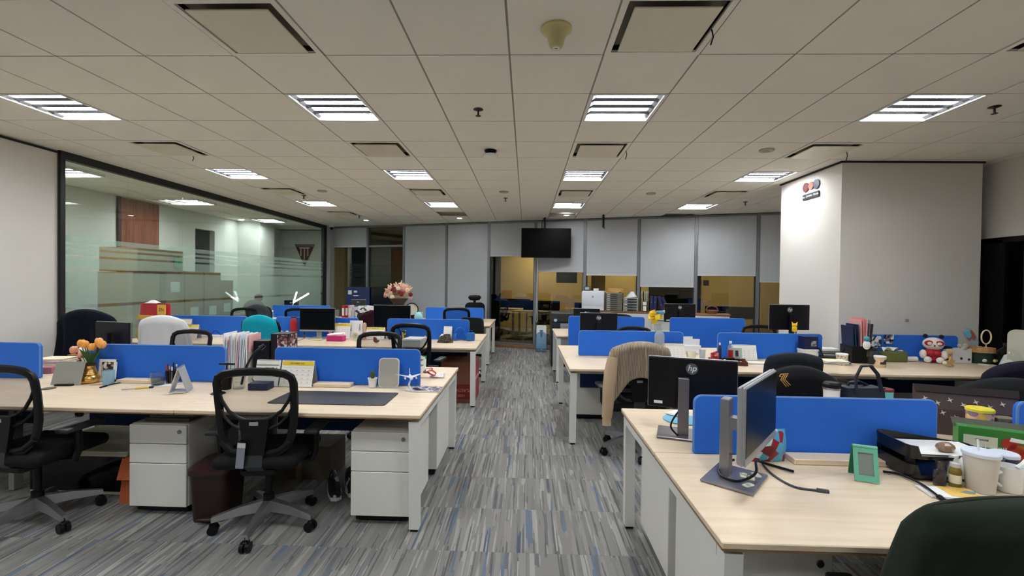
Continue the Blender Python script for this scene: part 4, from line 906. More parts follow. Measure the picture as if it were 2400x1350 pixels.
t = T('keyboard', 'white keyboard on the second left row left of the turquoise cloth', 'keyboard', (-4.373,6.245,0.740), .0); G().box((0, 0, .008), (.36, .12, .014), bev=.004).obj('case', PAPER, t, False)
for i in range(4): G().box((0, -.042+.028*i, .0165), (.34, .022, .004)).obj('key_row', mat('key grey', (214, 214, 212), .5), t, False)
cable('thin dark cable on the second left row before the blue screen', [(-4.508,6.245,0.745), (-4.434,6.245,0.745), (-4.312,6.200,0.826), (-4.251,6.245,0.745)], .004)
carton('white tissue box with tissues right of the turquoise cloth', (-3.430,6.105,0.740), (.16, .12, .10), mat('ivory tissue box', (226, 222, 200), .6), .1, 'tissue_box', 'tissue box')
tag(G().surf(lambda u, w_: ((u-.5)*.14, (w_-.5)*.08, .05*abs(math.sin(4*u+3*w_))+.01), 9, 7).obj('tissues', PAPER, None, True, loc=(-3.372,6.000,0.891)), 'white tissues sticking out of the ivory tissue box', 'tissue')
t = T('bone_cushion', 'small white bone-shaped cushion left of the red bottle', 'cushion', (-3.364,6.245,0.740)); g = G(); g.tube([(-.03, 0, .05), (.03, 0, .05)], .028, 10)
for s in (-1, 1):
    for q in (-1, 1): g.ball((s*.045, 0, .05+q*.022), .026, 10)
g.obj('body', mat('white plush', (236, 232, 226), .9), t)
bottle('red metal bottle with dark cap left of the left monitor', (-3.231,6.245,0.740), .046, 0.295, RED, BLACK, neck=.6, shoulder=.82)
monitor('left black monitor with silver chin, second left row', tuple(Vector((-2.870,6.245,0.740))+Vector((0, -.05, 0))), 0.481, .32, .03, .10, BLACK, chin=(SILVER, .022), base=(.2, .17), stand='flat', bcol=SILVER)
for x, lab in ((713, 'small lipstick standing in front of the left monitor'),):
    t = T('lipstick', lab, 'lipstick', (-3.080,6.245,0.740)); G().cyl((0, 0, 0), (0, 0, .05), .011).obj('tube', mat('brown lipstick tube', (120, 70, 60), .4), t); G().cyl((0, 0, .05), (0, 0, .085), .009).obj('cap', BLACK, t)
cable('white cable curling on the desk below the red bottle', [(-3.248,6.184,0.745), (-3.058,5.932,0.745), (-3.014,5.983,0.745), (-3.074,6.245,0.745)], .004, mat('grey cable', (150, 146, 140), .5))
carton('yellow snack packet lying in front of the left monitor', (-2.794,6.006,0.740), (.12, .06, .012), mat('pale yellow packet', (226, 222, 130), .5), .1, 'snack_packet', 'packet')
cup('small pink bottle right of the left monitor', (-2.601,5.987,0.740), .018, .13, mat('pink tube', (206, 120, 120), .4), 'lotion_tube', 'tube', taper=1.)
tent('desk_calendar', 'yellow-headed calendar left of the white letter board, second left row', (-2.539,6.245,0.740), .23, .21, 0, YELLOW, .1, txt='DECEMBER 2023')
t = T('letter_board', 'upright white document board behind the round clock', 'board', (-2.365,6.245,0.740), -.05); G().box((0, .03, .125), (.185, .012, .25), rx=-.12, bev=.004).obj('board', PAPER, t, False); G().box((.06, .012, .16), (.014, .004, .09), rx=-.12).obj('grey_strip', GREYP, t, False); G().box((0, .05, .075), (.06, .006, .15), rx=.15).obj('strut', PAPER, t, False)
t = T('alarm_clock', 'round white alarm clock in front of the white document board', 'clock', (-2.304,6.116,0.740)); G().lathe([(.0, -.02), (.045, -.02), (.052, -.012), (.052, .02), (0, .02)], n=26).obj('case', mat('cream clock case', (226, 222, 200), .4), t); t.children[0].rotation_euler = (PI/2, 0, 0); t.children[0].location = (0, 0, .058)
G().cyl((0, -.021, .058), (0, -.023, .058), .038, n=24).obj('dial', mat('grey green dial', (188, 190, 172), .5), t); g = G(); g.box((0, -.0245, .07), (.004, .001, .028)); g.box((.010, -.0245, .058), (.022, .001, .004)); g.obj('clock_hands', INK, t, False); G().box((0, 0, .006), (.05, .04, .012), bev=.004).obj('foot', MATS['cream clock case'], t)
carton('magenta and white tissue pack in front of the yellow-headed calendar', (-2.524,5.997,0.740), (.22, .11, .07), mat('magenta packet', (192, 30, 110), .45), -.08, 'tissue_pack', 'tissue pack')
tag(G().surf(lambda u, w_: ((u-.5)*.2, (w_-.5)*.09, .012+.02*u+.012*math.sin(8*w_)), 8, 6).obj('pack_wrapper', PAPER, None, True, loc=(-2.421,5.750,0.839)), 'white crumpled wrapper on the magenta tissue pack', 'wrapper')
t = T('figurine', 'tall pinkish figurine left of the right monitor', 'figurine', (-2.208,6.175,0.740)); G().lathe([(.03, 0), (.032, .06), (.022, .08), (.026, .12), (.02, .16), (.028, .19), (.024, .22), (0, .235)], n=14).obj('body', mat('rose ceramic', (190, 160, 146), .4), t); G().lathe([(.033, .02), (.033, .06)], n=14, cap=False).obj('pattern_band', blotch('red dotted band', [(200, 40, 60), (240, 220, 220)], 60), t)
tent('desk_calendar', 'yellow-headed calendar below the right monitor, second left row', (-2.072,6.245,0.740), .26, .16, -.03, YELLOW, .1, txt='DECEMBER 2023')
monitor('right black monitor, second left row', tuple(Vector((-2.018,6.871,0.740))+Vector((0, -.05, 0))), 0.562, .35, -.02, .09, BLACK, base=(.2, .17), stand='flat', bcol=BLACK)
t = T('headphones', 'black headphones standing before the right monitor', 'headphones', (-1.804,6.245,0.740)); g = G(); g.tube([(-.075, 0, .03), (-.078, 0, .09), (-.055, 0, .145), (0, 0, .17), (.055, 0, .145), (.078, 0, .09), (.075, 0, .03)], .008, 8); g.obj('headband', BLACK, t)
for s in (-1, 1): G().lathe([(0, -.014), (.034, -.014), (.036, 0), (.034, .014), (0, .014)], n=16).obj('ear_cup', BLACK, t, loc=(s*.072, 0, .037), rot=(0, PI/2, 0))
carton('pale grey carton on the second left row behind the mesh chairs', (-1.383,5.648,0.740), (.22, .26, .10), mat('pale grey carton', (196, 196, 190), .6), -.1, 'carton', 'box', lid=PAPER)
tent('folded_card', 'white folded card right of the pale grey carton', (-1.295,5.857,0.740), .09, .1, -1.2, None, .07, PAPER, 'card', lines=False)
t = T('toy_figure', 'small brown and white toy on the desk seen through the mesh chair', 'toy', (-1.951,5.898,0.740)); G().ball((0, 0, .03), .03, 10, 1.4, 1, 1).obj('body', mat('brown toy plush', (110, 70, 60), .9), t); G().ball((.03, -.01, .055), .022, 10).obj('head', PAPER, t); G().ball((-.02, -.01, .06), .018, 8).obj('hat', RED, t)
cup('yellow patterned cup behind the mesh chair, below the right monitor', (-1.679,6.245,0.740), .03, .13, blotch('yellow cup print', [(60, 60, 30), (216, 190, 80), (180, 190, 170)], 40), 'cup', 'cup')
tent('note_stand', 'white note stand in front of the aisle-end blue screen, second left row', (-1.068,6.245,0.740), .115, .19, -.1, None, .1, PAPER, 'note stand')
t = T('pouch', 'dark sequinned pouch beside the blue headphones', 'pouch', (-1.067,6.011,0.740)); G().surf(lambda u, w_: (.11*math.cos(2*PI*u)*(1-.35*w_), .055*math.sin(2*PI*u)*(1-.3*w_), .10*w_+.012*math.sin(9*u)*w_), 24, 7, True).obj('pouch_body', blotch('sequins', [(26, 24, 22), (70, 64, 50), (34, 30, 28), (110, 104, 90)], 130, .3), t); tag_ = G().surf(lambda u, w_: ((u-.5)*.14, (w_-.5)*.05, .08+.035*math.sin(7*u)*math.sin(PI*w_)), 9, 5).obj('tissue', PAPER, t)
t = T('headphones', 'bright blue headphones at the aisle end of the second left row', 'headphones', (-0.903,6.245,0.740), .3); BL2 = mat('bright blue plastic', (24, 98, 180), .35)
G().tube([(-.07, 0, .05), (-.072, 0, .11), (-.045, 0, .16), (0, 0, .178), (.045, 0, .16), (.072, 0, .11), (.07, 0, .05)], .01, 8).obj('headband', BL2, t)
for s in (-1, 1): G().lathe([(0, -.018), (.045, -.018), (.05, 0), (.04, .018), (0, .018)], n=18).obj('ear_cup', BL2, t, loc=(s*.06, -.01, .052), rot=(0, PI/2, .5*s))
t = T('blue_pouch', 'blue cube pouch right of the blue headphones', 'pouch', (-0.755,6.245,0.740)); G().box((0, 0, .055), (.11, .09, .11), bev=.012, seg=2).obj('pouch_body', BL2, t); G().tube([(-.03, 0, .11), (-.02, 0, .14), (.02, 0, .14), (.03, 0, .11)], .004, 6).obj('strap', BL2, t)
# white armrest of the aisle chair
t = T('white_arm_chair', 'office chair with white armrest at the aisle, behind the blue headphones', 'chair', (-.98, 7.52, 0), PI-.3)
for k in range(5):
    a = 2*PI*k/5+.4; lg = G().rings([[(math.cos(a)*r-math.sin(a)*w_, math.sin(a)*r+math.cos(a)*w_, z) for w_, z in ((-.02, z0), (.02, z0), (.02, z1), (-.02, z1))] for r, z0, z1 in ((.02, .1, .15), (.28, .06, .09))]).obj('base_leg', WHITE_METAL, t, False); G().ball((math.cos(a)*.28, math.sin(a)*.28, .03), .03, 10).obj('caster', BLACK, lg)
G().cyl((0, 0, .1), (0, 0, .42), .028).obj('gas_column', BLACK, t); G().box((0, .0, .47), (.46, .46, .08), bev=.035, seg=3).obj('seat', SEATF, t); G().prism(rrect(.42, .4, .08), .05, (0, -.2, .74), rx=PI/2-.08).obj('backrest', BLACK_SOFT, t)
for s in (-1, 1):
    ar = G().tube([(s*.2, 0, .42), (s*.25, 0, .45), (s*.255, -.02, .64)], [.02, .026, .03], 8, flat=.7).obj('armrest', WHITE_METAL, t); G().box((s*.255, 0, .655), (.075, .24, .03), bev=.013, seg=2).obj('arm_pad', WHITE_METAL, ar)
# carton of plastic cups on the floor
t = T('cup_carton', 'brown carton with red upside-down PLASTIC CUP print under the aisle end of the second left row', 'box', (-.86, 6.05, 0), 0)
t['label'] = 'brown carton with red upside-down lettering under the second left row'
G().span((-.22, -.26, 0), (.22, .26, .52), bev=.003).obj('body', mat('brown corrugated card', (122, 74, 54), .8), t, False)
RB = mat('maroon carton print', (112, 24, 26), .7); G().span((-.221, -.2615, .05), (.221, -.26, .24)).obj('printed_band', RB, t, False); G().span((.22, -.255, .02), (.2212, .255, .5)).obj('printed_side', mat('red side print', (150, 44, 44), .7), t, False)
OT = mat('ochre carton print', (196, 130, 84), .7); text('PLASTIC CUP', .058, OT, t, (0, -.2622, .165), (PI/2, PI, 0)); text('1000', .05, OT, t, (.05, -.2622, .095), (PI/2, PI, 0)); text('PLASTIC CUP', .055, PAPER, t, (.2218, 0, .3), (PI/2, PI, PI/2))

# ================================================================ FAR LEFT ROW AND BACK LEFT CORNER
monitor('small dark monitor with logo at the far left row by the glass partition', (-4.960,9.500,0.740), .3, .24, PI+.1, .13, BLACK, logo='LG', base=(.16, .14), stand='flat', bcol=BLACK)
lamp = T('led_desk_lamp', 'white V-shaped LED desk lamp behind the left monitor', 'lamp', (-4.845,9.350,0.740), 0); LEDW = emit('led lamp bar', (1, 1, 1), 6.)
g = G(); g.lathe([(.07, 0), (.07, .012), (0, .014)], n=18); g.tube([(0, 0, .01), (-.02, 0, .25)], .01, 8); g.obj('stand', WHITE_METAL, lamp)
z0 = .33
G().tube([(.0, 0, z0), (.07, .0, z0+.22)], .014, 8).obj('lamp_arm', LEDW, lamp); G().tube([(.0, 0, z0), (.30, .05, z0+.19)], .014, 8).obj('lamp_arm', LEDW, lamp); G().tube([(-.02, 0, .25), (0, 0, z0)], .012, 8).obj('hinge', WHITE_METAL, lamp)
bottle('small clear water bottle at the far left row', (-4.949,8.750,0.740), .03, .2, PLASTIC_CLEAR, PAPER)
sheets('white papers on the far left row above a mesh chair', (-4.811,8.700,0.740), .3, .2, 6, [PAPER], .1, seed=9, th=.01)
cab = carton('dark blue storage cabinet with white labels in the back left corner', (-4.15, 11.35, 0), (.58, .45, 1.38), mat('navy cabinet', (22, 44, 96), .5), 0, 'storage_cabinet', 'cabinet')
for x, z, w_, h_ in ((-.2, 1.25, .09, .1), (-.06, 1.27, .08, .05), (-.05, 1.17, .12, .02)): G().box((x, -.2265, z), (w_, .002, h_)).obj('label_sticker', PAPER, cab, False)
G().box((0, -.227, 1.08), (.56, .003, .006)).obj('door_gap', BLACK, cab, False)
carton('black glossy cabinet right of the dark blue storage cabinet', (-3.55, 11.35, 0), (.56, .4, 1.38), mat('black gloss cabinet', (16, 18, 18), .15), 0, 'black_cabinet', 'cabinet', lid=BLACK)
monitor('dark monitor with logo in front of the black cabinet', (-3.545,9.550,0.740), .3, .24, PI, .16, DARK, logo='LG', base=(.16, .14), stand='flat', bcol=BLACK)
for i, (x, c) in enumerate(((810, (170, 20, 40)), (818, (150, 18, 40)), (824, (214, 190, 184)))):
    t = T('ring_binder', ['red ring binder with white label, far left row', 'darker red ring binder beside the labelled one', 'pale pink ring binder beside the red ones'][i], 'binder', [(-3.516,8.750,0.740), (-3.469,8.800,0.740), (-3.410,8.800,0.740)][i], .1); G().box((0, 0, .16), (.05, .24, .32), bev=.003).obj('cover', mat('binder %d' % i, c, .5), t, False); G().box((0, -.121, .2), (.04, .002, .14)).obj('spine_label', PAPER, t, False); G().cyl((0, -.1212, .05), (0, -.123, .05), .012, n=12).obj('finger_ring', STEEL, t)
bottle('clear plastic bottle among the papers, far left row', (-3.299,8.600,0.740), .04, .3, PLASTIC_CLEAR, mat('lilac cap', (170, 170, 200), .5))
t = T('poster_papers', 'white printed papers standing on the far left row', 'papers', (-3.211,9.000,0.740), .1)
for i in range(4): G().box((-.12+.07*i, .01*i, .15+.02*(i % 2)), (.16, .004, .27), rz=.15*(i-1.5), ry=.1*(i-1.5)).obj('sheet', blotch('printed sheet %d' % (i % 2), [(232, 232, 234), (60, 64, 80), (236, 236, 236), (226, 226, 232), (236, 236, 236)], 22), t, False)
t = T('desk_fan', 'round dark desk fan among the papers, far left row', 'fan', (-3.133,8.550,0.740)); G().cyl((0, -.02, .13), (0, .02, .13), .065, n=20).obj('fan_head', DARK, t); G().cyl((0, 0, 0), (0, 0, .08), .012).obj('stem', PAPER, t); G().cyl((0, 0, 0), (0, 0, .01), .05).obj('foot', PAPER, t)
t = T('clear_box', 'clear plastic organiser right of the left monitor', 'organiser', (-3.662,8.600,0.740)); G().box((0, 0, .12), (.16, .1, .24), bev=.006).obj('shell', PLASTIC_CLEAR, t, False); G().lathe([(.05, -.03), (.05, .03)], n=16).obj('tape_roll', mat('mint tape', (170, 210, 196), .5), t, loc=(.01, -.02, .08), rot=(PI/2, 0, 0))
bq = T('flower_bouquet', 'large bouquet of pink, cream and dark red flowers on the far left row', 'bouquet', (-2.674,9.500,0.740)); rn = random.Random(12)
FL = [mat('blush petal', (236, 190, 170), .7, var=.1), mat('cream petal', (232, 214, 178), .7, var=.1), mat('dark red petal', (120, 28, 34), .7, var=.15), mat('dusty rose petal', (206, 140, 124), .7, var=.1), mat('dried pampas', (222, 196, 150), .9, var=.1)]
G().lathe([(.1, 0), (.12, .15), (.10, .2), (0, .2)], n=18).obj('vase', DARK, bq); G().lathe([(.07, .18), (.09, .3), (.2, .44), (0, .46)], n=18).obj('stem_bundle', mat('dried stems', (84, 62, 50), .9, var=.2, scale=40), bq)
for i in range(46):
    a = rn.uniform(0, 2*PI); r_ = rn.uniform(.02, .26); z = .46+.25*math.cos(r_/.26*1.35)+rn.uniform(-.12, .06); x, y = math.cos(a)*r_*1.15, math.sin(a)*r_*.6
    g = G(); k = rn.choice((5, 6))
    for q in range(k):
        b_ = 2*PI*q/k; g.ball((x+math.cos(b_)*.025, y-.01, z+math.sin(b_)*.025), .024, 7, 1, .6, 1)
    g.ball((x, y-.02, z), .014, 7); g.obj('flower', FL[i % 4], bq)
for i in range(13):
    a = -1.4+.22*i; k_ = rn.uniform(.7, 1.05); G().tube([(math.sin(a)*.08, .05, .45), (math.sin(a)*.22*k_, .06, .58+.1*math.cos(a)), (math.sin(a)*.31*k_, .05, .6+.22*math.cos(a)*k_)], [.02, .04, .01], 7).obj('pampas_plume', FL[4], bq)
t = T('round_plate', 'round pale dish with black rim standing right of the bouquet', 'dish', (-2.444,9.700,0.740)); G().cyl((0, 0, .2), (0, .015, .2), .13, n=28).obj('dish', mat('pale dish', (226, 222, 206), .4), t); G().tube([(.133*math.cos(a), 0, .2+.133*math.sin(a)) for a in [2*PI*k/28 for k in range(28)]], .012, 6, closed=True).obj('rim', BLACK, t); G().box((0, .03, .04), (.14, .06, .08)).obj('holder', BLACK, t, False)
t = T('piggy_toy', 'pale turquoise round toy left of the aisle-end far screen', 'toy', (-2.060,8.700,0.740)); G().ball((0, 0, .12), .085, 16, 1, 1, 1.15).obj('head', mat('pale turquoise plastic', (150, 206, 206), .4), t); G().ball((0, 0, .046), .07, 14, 1, .8, .6).obj('body', PAPER, t)
for s in (-1, 1): G().ball((s*.06, 0, .2), .02, 8).obj('ear', MATS['pale turquoise plastic'], t)
# water bottle on the carpet by the glass door
t = T('water_jug', 'large blue water jug on the carpet beside the glass door', 'water jug', (0.354,10.315,0.000)); WJ = pane('blue water jug plastic', (.55, .72, .86), 1.4, film=.2, filmcol=(.6, .75, .9))
prof = [(.10, 0), (.13, .01), (.135, .05), (.125, .065), (.135, .08), (.135, .15), (.122, .165), (.135, .18), (.135, .25), (.122, .265), (.133, .28), (.13, .34), (.09, .41), (.035, .44), (.03, .46), (0, .46)]
G().lathe(prof, n=28).obj('jug_body', WJ, t); G().lathe([(.036, .445), (.036, .48), (0, .482)], n=16).obj('cap', mat('jug cap', (90, 120, 150), .5), t); G().tube([(.0, -.04, .44), (.0, -.10, .43), (.0, -.12, .38), (0, -.115, .32)], .012, 8).obj('handle', WJ, t)
t = T('paper_carton', 'small white wall box behind the water jug', 'box', (.36, 10.58, .0)); G().span((-.11, -.02, .02), (.12, .03, .56), bev=.004).obj('body', PAPER, t, False); G().span((-.02, -.022, .3), (.03, -.02, .4)).obj('slot', INK, t, False)

# ================================================================ CARTONS BEHIND THE GLASS
KRAFT = mat('kraft carton', (150, 122, 86), .85, var=.06, scale=6)
BX = [((-6.25, 7.0, 0), (.6, .62, .82), 'left bottom carton behind the frosted glass'), ((-6.25, 7.0, .82), (.55, .52, .40), 'left second carton behind the frosted glass'), ((-6.25, 7.0, 1.22), (.55, .52, .42), 'left third carton behind the frosted glass'),
      ((-6.2, 7.2, 1.645), (.6, .92, .37), 'top wide carton with a green bag behind the frosted glass'), ((-6.2, 7.52, 0), (.55, .40, 1.1), 'bottom carton of the second stack behind the frosted glass'), ((-6.2, 7.52, 1.1), (.55, .40, .54), 'upper carton of the second stack behind the frosted glass'),
      ((-6.2, 8.0, 0), (.5, .45, .85), 'bottom carton of the third stack behind the frosted glass'), ((-6.2, 8.0, .85), (.5, .45, .83), 'upper carton of the third stack behind the frosted glass'), ((-6.2, 8.48, 0), (.5, .45, .85), 'bottom carton of the fourth stack behind the frosted glass'), ((-6.2, 8.48, .85), (.5, .45, .82), 'upper carton of the fourth stack behind the frosted glass'),
      ((-6.2, 8.93, 0), (.45, .38, .9), 'bottom carton of the fifth stack behind the frosted glass'), ((-6.2, 8.93, .9), (.45, .38, .62), 'upper carton of the fifth stack behind the frosted glass')]
for i, (l, d, lab) in enumerate(BX):
    t = carton(lab, l, (d[0], d[1]-.004, d[2]-.004), KRAFT, 0, 'carton', 'box', tape=mat('carton tape', (176, 150, 104), .4)); t['group'] = 'cartons behind the frosted glass'
    if i in (5, 7, 9, 11): G().box((d[0]/2+.001, 0, d[2]*(.55 if i == 5 else .12)), (.002, .2, .17)).obj('address_label', PAPER, t, False)
t = T('green_bag', 'green plastic bag on the top carton behind the glass', 'bag', (-5.86, 7.5, 1.75)); G().ball((0, 0, .05), .08, 12, .5, 1, 1.1).obj('bag_body', mat('green plastic film', (30, 140, 80), .4), t); G().tube([(0, -.03, .12), (0, 0, .18), (0, .03, .12)], .006, 6).obj('handle', MATS['green plastic film'], t)
t = T('meeting_table', 'pale meeting table in the room behind the glass', 'table', (-6.35, 10.6, 0)); G().span((-.5, -.6, .71), (.5, .6, .74), bev=.004).obj('tabletop', MAPLE, t, False)
for x in (-.42, .42):
    for y in (-.52, .52): G().span((x-.025, y-.025, 0), (x+.025, y+.025, .71)).obj('leg', WHITE_METAL, t, False)
t = T('fabric_heap', 'dark bundle of fabric on the table behind the frosted glass', 'bundle', (-6.2, 10.2, .74)); G().ball((0, 0, .17), .2, 16, 1, 1.2, .85).obj('bundle', CLOTH('mauve fabric', (110, 80, 84)), t); G().ball((.05, .1, .38), .09, 12).obj('top_fold', MATS['mauve fabric'], t)


# ================================================================ NEAREST RIGHT DESK
monitor('large black monitor seen from behind, its stand in front of the second blue screen', (0.860,2.493,0.740), .445, .275, PI-.32, .14, BLACK, logo='hp', dx=-.04, base=(.26, .2), sticker=True, bcol=mat('dark silver stand', (120, 116, 118), .35, .7))
m2 = monitor('monitor turned sideways, silver stand towards the aisle, on the nearest right desk', (.947, 1.872, .74), .49, .29, .88, .15, SILVER, chin=(SILVER, .02), base=(.24, .2), gap=.12, bcol=mat('silver stand', (142, 140, 146), .35, .6))
stk = blotch('sticker print', [(232, 232, 224), (214, 206, 120), (236, 236, 232), (170, 186, 160)], 60)
for x, y in ((-.05, .02), (.03, .03), (.08, .02), (.04, .06)): G().prism(rrect(.05, .03, .01), .001, (x, y, .0121), rz=x*8).obj('sticker', stk, m2, False)
cable('black display cable looping over the base of the sideways monitor', [(1.169,2.002,0.750), (1.087,2.090,0.750), (1.007,2.000,0.790), (0.954,1.900,0.778), (0.867,1.860,0.762), (0.815,1.900,0.766), (0.845,1.980,0.779), (0.934,2.050,0.776)], .0055)
cable('grey USB cable snaking over the nearest right desk to the front', [(1.129,2.135,0.745), (1.091,2.118,0.745), (1.066,1.986,0.745), (1.089,1.864,0.745), (1.173,1.831,0.745)], .0045, mat('grey usb cable', (62, 66, 72), .5), .03)
cable('black cable hanging behind the stand of the large monitor', [(0.860,2.500,0.885), (0.803,2.450,0.851), (0.772,2.420,0.803), (0.817,2.433,0.750)], .005)
t = T('mouse_pad', 'round pale blue mouse pad behind the large monitor stand', 'mouse pad', (0.946,2.761,0.740)); G().lathe([(.11, 0), (.11, .003), (0, .004)], n=30).obj('pad', mat('pale blue pad', (110, 178, 206), .6), t)
sheets('white leaflets fanned on the pale blue mouse pad', (0.955,2.868,0.745), .12, .08, 3, [PAPER], .6, seed=2)
t = T('snack_bag', 'red and sky-blue snack bag leaning behind the sideways monitor', 'bag', (1.128,2.135,0.740), .1); G().surf(lambda u, w_: (.085*math.cos(2*PI*u)*(1-.12*abs(w_-.5)), .035*math.sin(2*PI*u)*(math.sin(PI*(w_*.94+.03))), .15*w_), 24, 8, True).obj('bag_body', blotch('snack print', [(90, 176, 214), (150, 26, 40), (196, 226, 236), (120, 20, 34), (80, 160, 206)], 26), t)
# brown-red fabric under it
t = T('phone_holder', 'mint green folding phone holder on the nearest right desk', 'phone holder', (1.430,1.943,0.740), .0); MINT = mat('mint plastic', (112, 190, 160), .45); MINTD = mat('green inner plastic', (40, 128, 92), .5)
g = G(); W_, Hh = .085, .135
for s in (-1, 1): g.box((s*(W_/2-.008), -.0, Hh/2), (.016, .006, Hh), rx=-.25)
g.box((0, -.0145, .012), (W_, .006, .024), rx=-.25); g.box((0, .0145, Hh-.012), (W_, .006, .024), rx=-.25); g.obj('front_frame', MINT, t, False); G().box((0, .004, Hh/2), (W_-.02, .003, Hh-.03), rx=-.25).obj('grey_insert', mat('grey gel insert', (132, 142, 134), .5), t, False); G().box((0, .052, Hh/2), (W_, .006, Hh*1.04), rx=.27).obj('back_leg', MINTD, t, False); G().cyl((-W_/2, .018, Hh), (W_/2, .018, Hh), .007, n=10).obj('hinge', MINT, t)
t.rotation_euler = (0, 0, -.35); t.location.z += .003
TRAY_AT = tuple(Vector((1.811,2.113,0.740))+Vector((.01, -.055, 0)))
t = T('document_tray', 'two-tier black document tray on the nearest right desk', 'tray', TRAY_AT, -.06)
def tray_tier(z):
    pts = rrect(.38, .23, .04); g = G(); g.prism(pts, .006, (0, 0, z))
    n_ = len(pts)
    def hh(x, y): return .055 if (x < -.15 or (y > .03 and x < .12)) else .014
    inner = [(x*.97, y*.97) for x, y in pts]
    g.rings([[(x, y, z+.003) for x, y in pts], [(x*1.02, y*1.02, z+hh(x, y)) for x, y in pts], [(x*.99, y*.99, z+hh(x, y)) for x, y in pts], [(x*.97, y*.97, z+.006) for x, y in pts]], cap=False)
    return g
for z in (.012, .092): tray_tier(z).obj('tray_tier', mat('glossy black tray', (16, 16, 18), .28), t)
for x in (-.17, .17):
    for y in (-.08, .09): G().box((x, y, .05), (.02, .03, .1)).obj('tier_post', BLACK, t, False)
pp = sheets('white paper in the upper black document tray', (0, 0, 0), .29, .185, 5, [PAPER], 0, seed=1, th=.003); pz = TRAY_AT; pp.location = (pz[0], pz[1], DZ+.099); pp.rotation_euler = (0, 0, -.06)
t = T('glasses_case', 'brown faceted paperweight on the white paper in the tray', 'paperweight', (pz[0]-.02, pz[1]-.06, DZ+.115), .2); G().ball((0, 0, .018), .03, 8, 1.4, .9, .75).obj('stone', mat('brown agate', (140, 110, 86), .3, var=.3), t, False); G().ball((0, 0, .016), .025, 8, 1.4, .9, .75).obj('core', mat('dark agate', (90, 70, 60), .3), t, False)
bottle('small smoky perfume bottle in front of the black tray', (1.711,1.920,0.740), .024, .098, pane('smoky glass', (.42, .38, .40), 1.5, film=.15, filmcol=(.4, .36, .38)), GLASSY, 'perfume_bottle', neck=.35, shoulder=.62, sx=1.05, sy=.6, capr=.014)
bottle('small yellow oil bottle with white label and clear cap', (1.765,1.912,0.740), .02, .098, pane('amber oil', (.80, .68, .25), 1.45, film=.3, filmcol=(.75, .62, .2)), mat('pearl cap', (206, 206, 204), .3), 'oil_bottle', neck=.75, shoulder=.7, labelm=mat('cream label', (234, 226, 196), .6))
bottle('white spray bottle behind the yellow oil bottle', (1.798,1.957,0.740), .02, .115, mat('white spray plastic', (232, 232, 230), .4), mat('white spray plastic', (232, 232, 230), .4), 'spray_bottle', neck=.75, shoulder=.62)
t = T('earbud_case', 'slim white bottle left of the big tumbler', 'bottle', (1.811,1.926,0.740)); G().lathe([(.016, 0), (.02, .01), (.021, .06), (.018, .1), (.01, .112), (0, .114)], n=16, sx=.8).obj('body', MATS['white spray plastic'], t); G().lathe([(.0205, .02), (.0205, .03)], n=16, sx=.8, cap=False).obj('band', INK, t)
cup('big translucent tumbler with flat white lid and straw', (1.836,1.881,0.740), .056, .148, mat('frosted tumbler', (206, 202, 194), .35, var=.12, scale=9), 'tumbler', 'tumbler', lid=mat('bluish white lid', (214, 222, 236), .4), taper=.78, straw=(-.005, .01, .055))
cup('dark cup with white flat lid behind the white jug', (2.040,1.993,0.740), .045, .105, NAVY, 'lidded_cup', 'cup', lid=MATS['bluish white lid'], taper=.85)
t = cup('glossy white jug with a spout beside the big tumbler', (1.951,1.888,0.740), .045, .1, mat('white porcelain', (230, 230, 228), .2), 'white_jug', 'jug', False, taper=.92)
G().tube([(.035, 0, .09), (.055, 0, .105), (.068, 0, .122)], [.010, .009, .008], 8).obj('spoon_handle', MATS['white porcelain'], t); G().tube([(-.045, -.015, .08), (-.07, -.02, .075), (-.075, -.02, .045), (-.045, -.015, .025)], .007, 8).obj('handle', MATS['white porcelain'], t)
bb = T('biscuit_box', 'green biscuit box with red print, Korean lettering, open flap', 'biscuit box', tuple(Vector((2.153,2.135,0.740))+Vector((.04, .03, 0))), -.5); GB = mat('green biscuit carton', (44, 124, 44), .4)
BW, BD, BH = .30, .08, .165
G().span((-BW/2, -BD/2, 0), (BW/2, BD/2, BH)).obj('carton', GB, bb, False); G().box((-.01, BD/2-.01, BH+.004), (BW*.98, .06, .003), rx=.5).obj('open_flap', mat('grey card inside', (74, 76, 62), .8), bb, False)
def decal(x, z, w_, h_, m, name, dy=0): return G().box((x, -BD/2-.0006-dy, z), (w_, .001, h_)).obj(name, m, bb, False)
decal(-.075, .105, .115, .05, mat('pale label', (206, 210, 186), .6), 'pale_label'); text('오렌지크래', .036, PAPER, bb, (-.068, -BD/2-.0022, .072), (PI/2, 0, 0)); text('ORANGE', .011, INK, bb, (-.07, -BD/2-.0022, .113), (PI/2, 0, 0))
OG = mat('orange print', (224, 130, 60), .5); RG = mat('dark red print', (170, 40, 30), .5)
for x, z, r_, mm in ((.02, .11, .026, RG), (.045, .085, .03, RG), (.075, .06, .026, RG), (.055, .095, .016, OG)): G().cyl((x, -BD/2-.0004, z), (x, -BD/2-.0016, z), r_, n=20).obj('fruit_print', mm, bb)
G().prism([(.07, .015), (.125, .03), (.115, .075), (.075, .06)], .001, (0, -BD/2-.0012, 0), rx=PI/2).obj('cracker_print', OG, bb, False); G().prism([(.02, .122), (.075, .118), (.07, .135), (.025, .14)], .001, (0, -BD/2-.0012, 0), rx=PI/2).obj('white_print', PAPER, bb, False)
G().box((BW/2+.0006, -.005, .085), (.001, .035, .05), rx=.3).obj('side_print', OG, bb, False)
tb = T('tote_bag', 'brown tote bag with cream star pattern behind the black tray', 'bag', (2.435,2.603,0.740), -.35); TBM = mat('brown coated canvas', (72, 58, 56), .55, var=.12, scale=60)
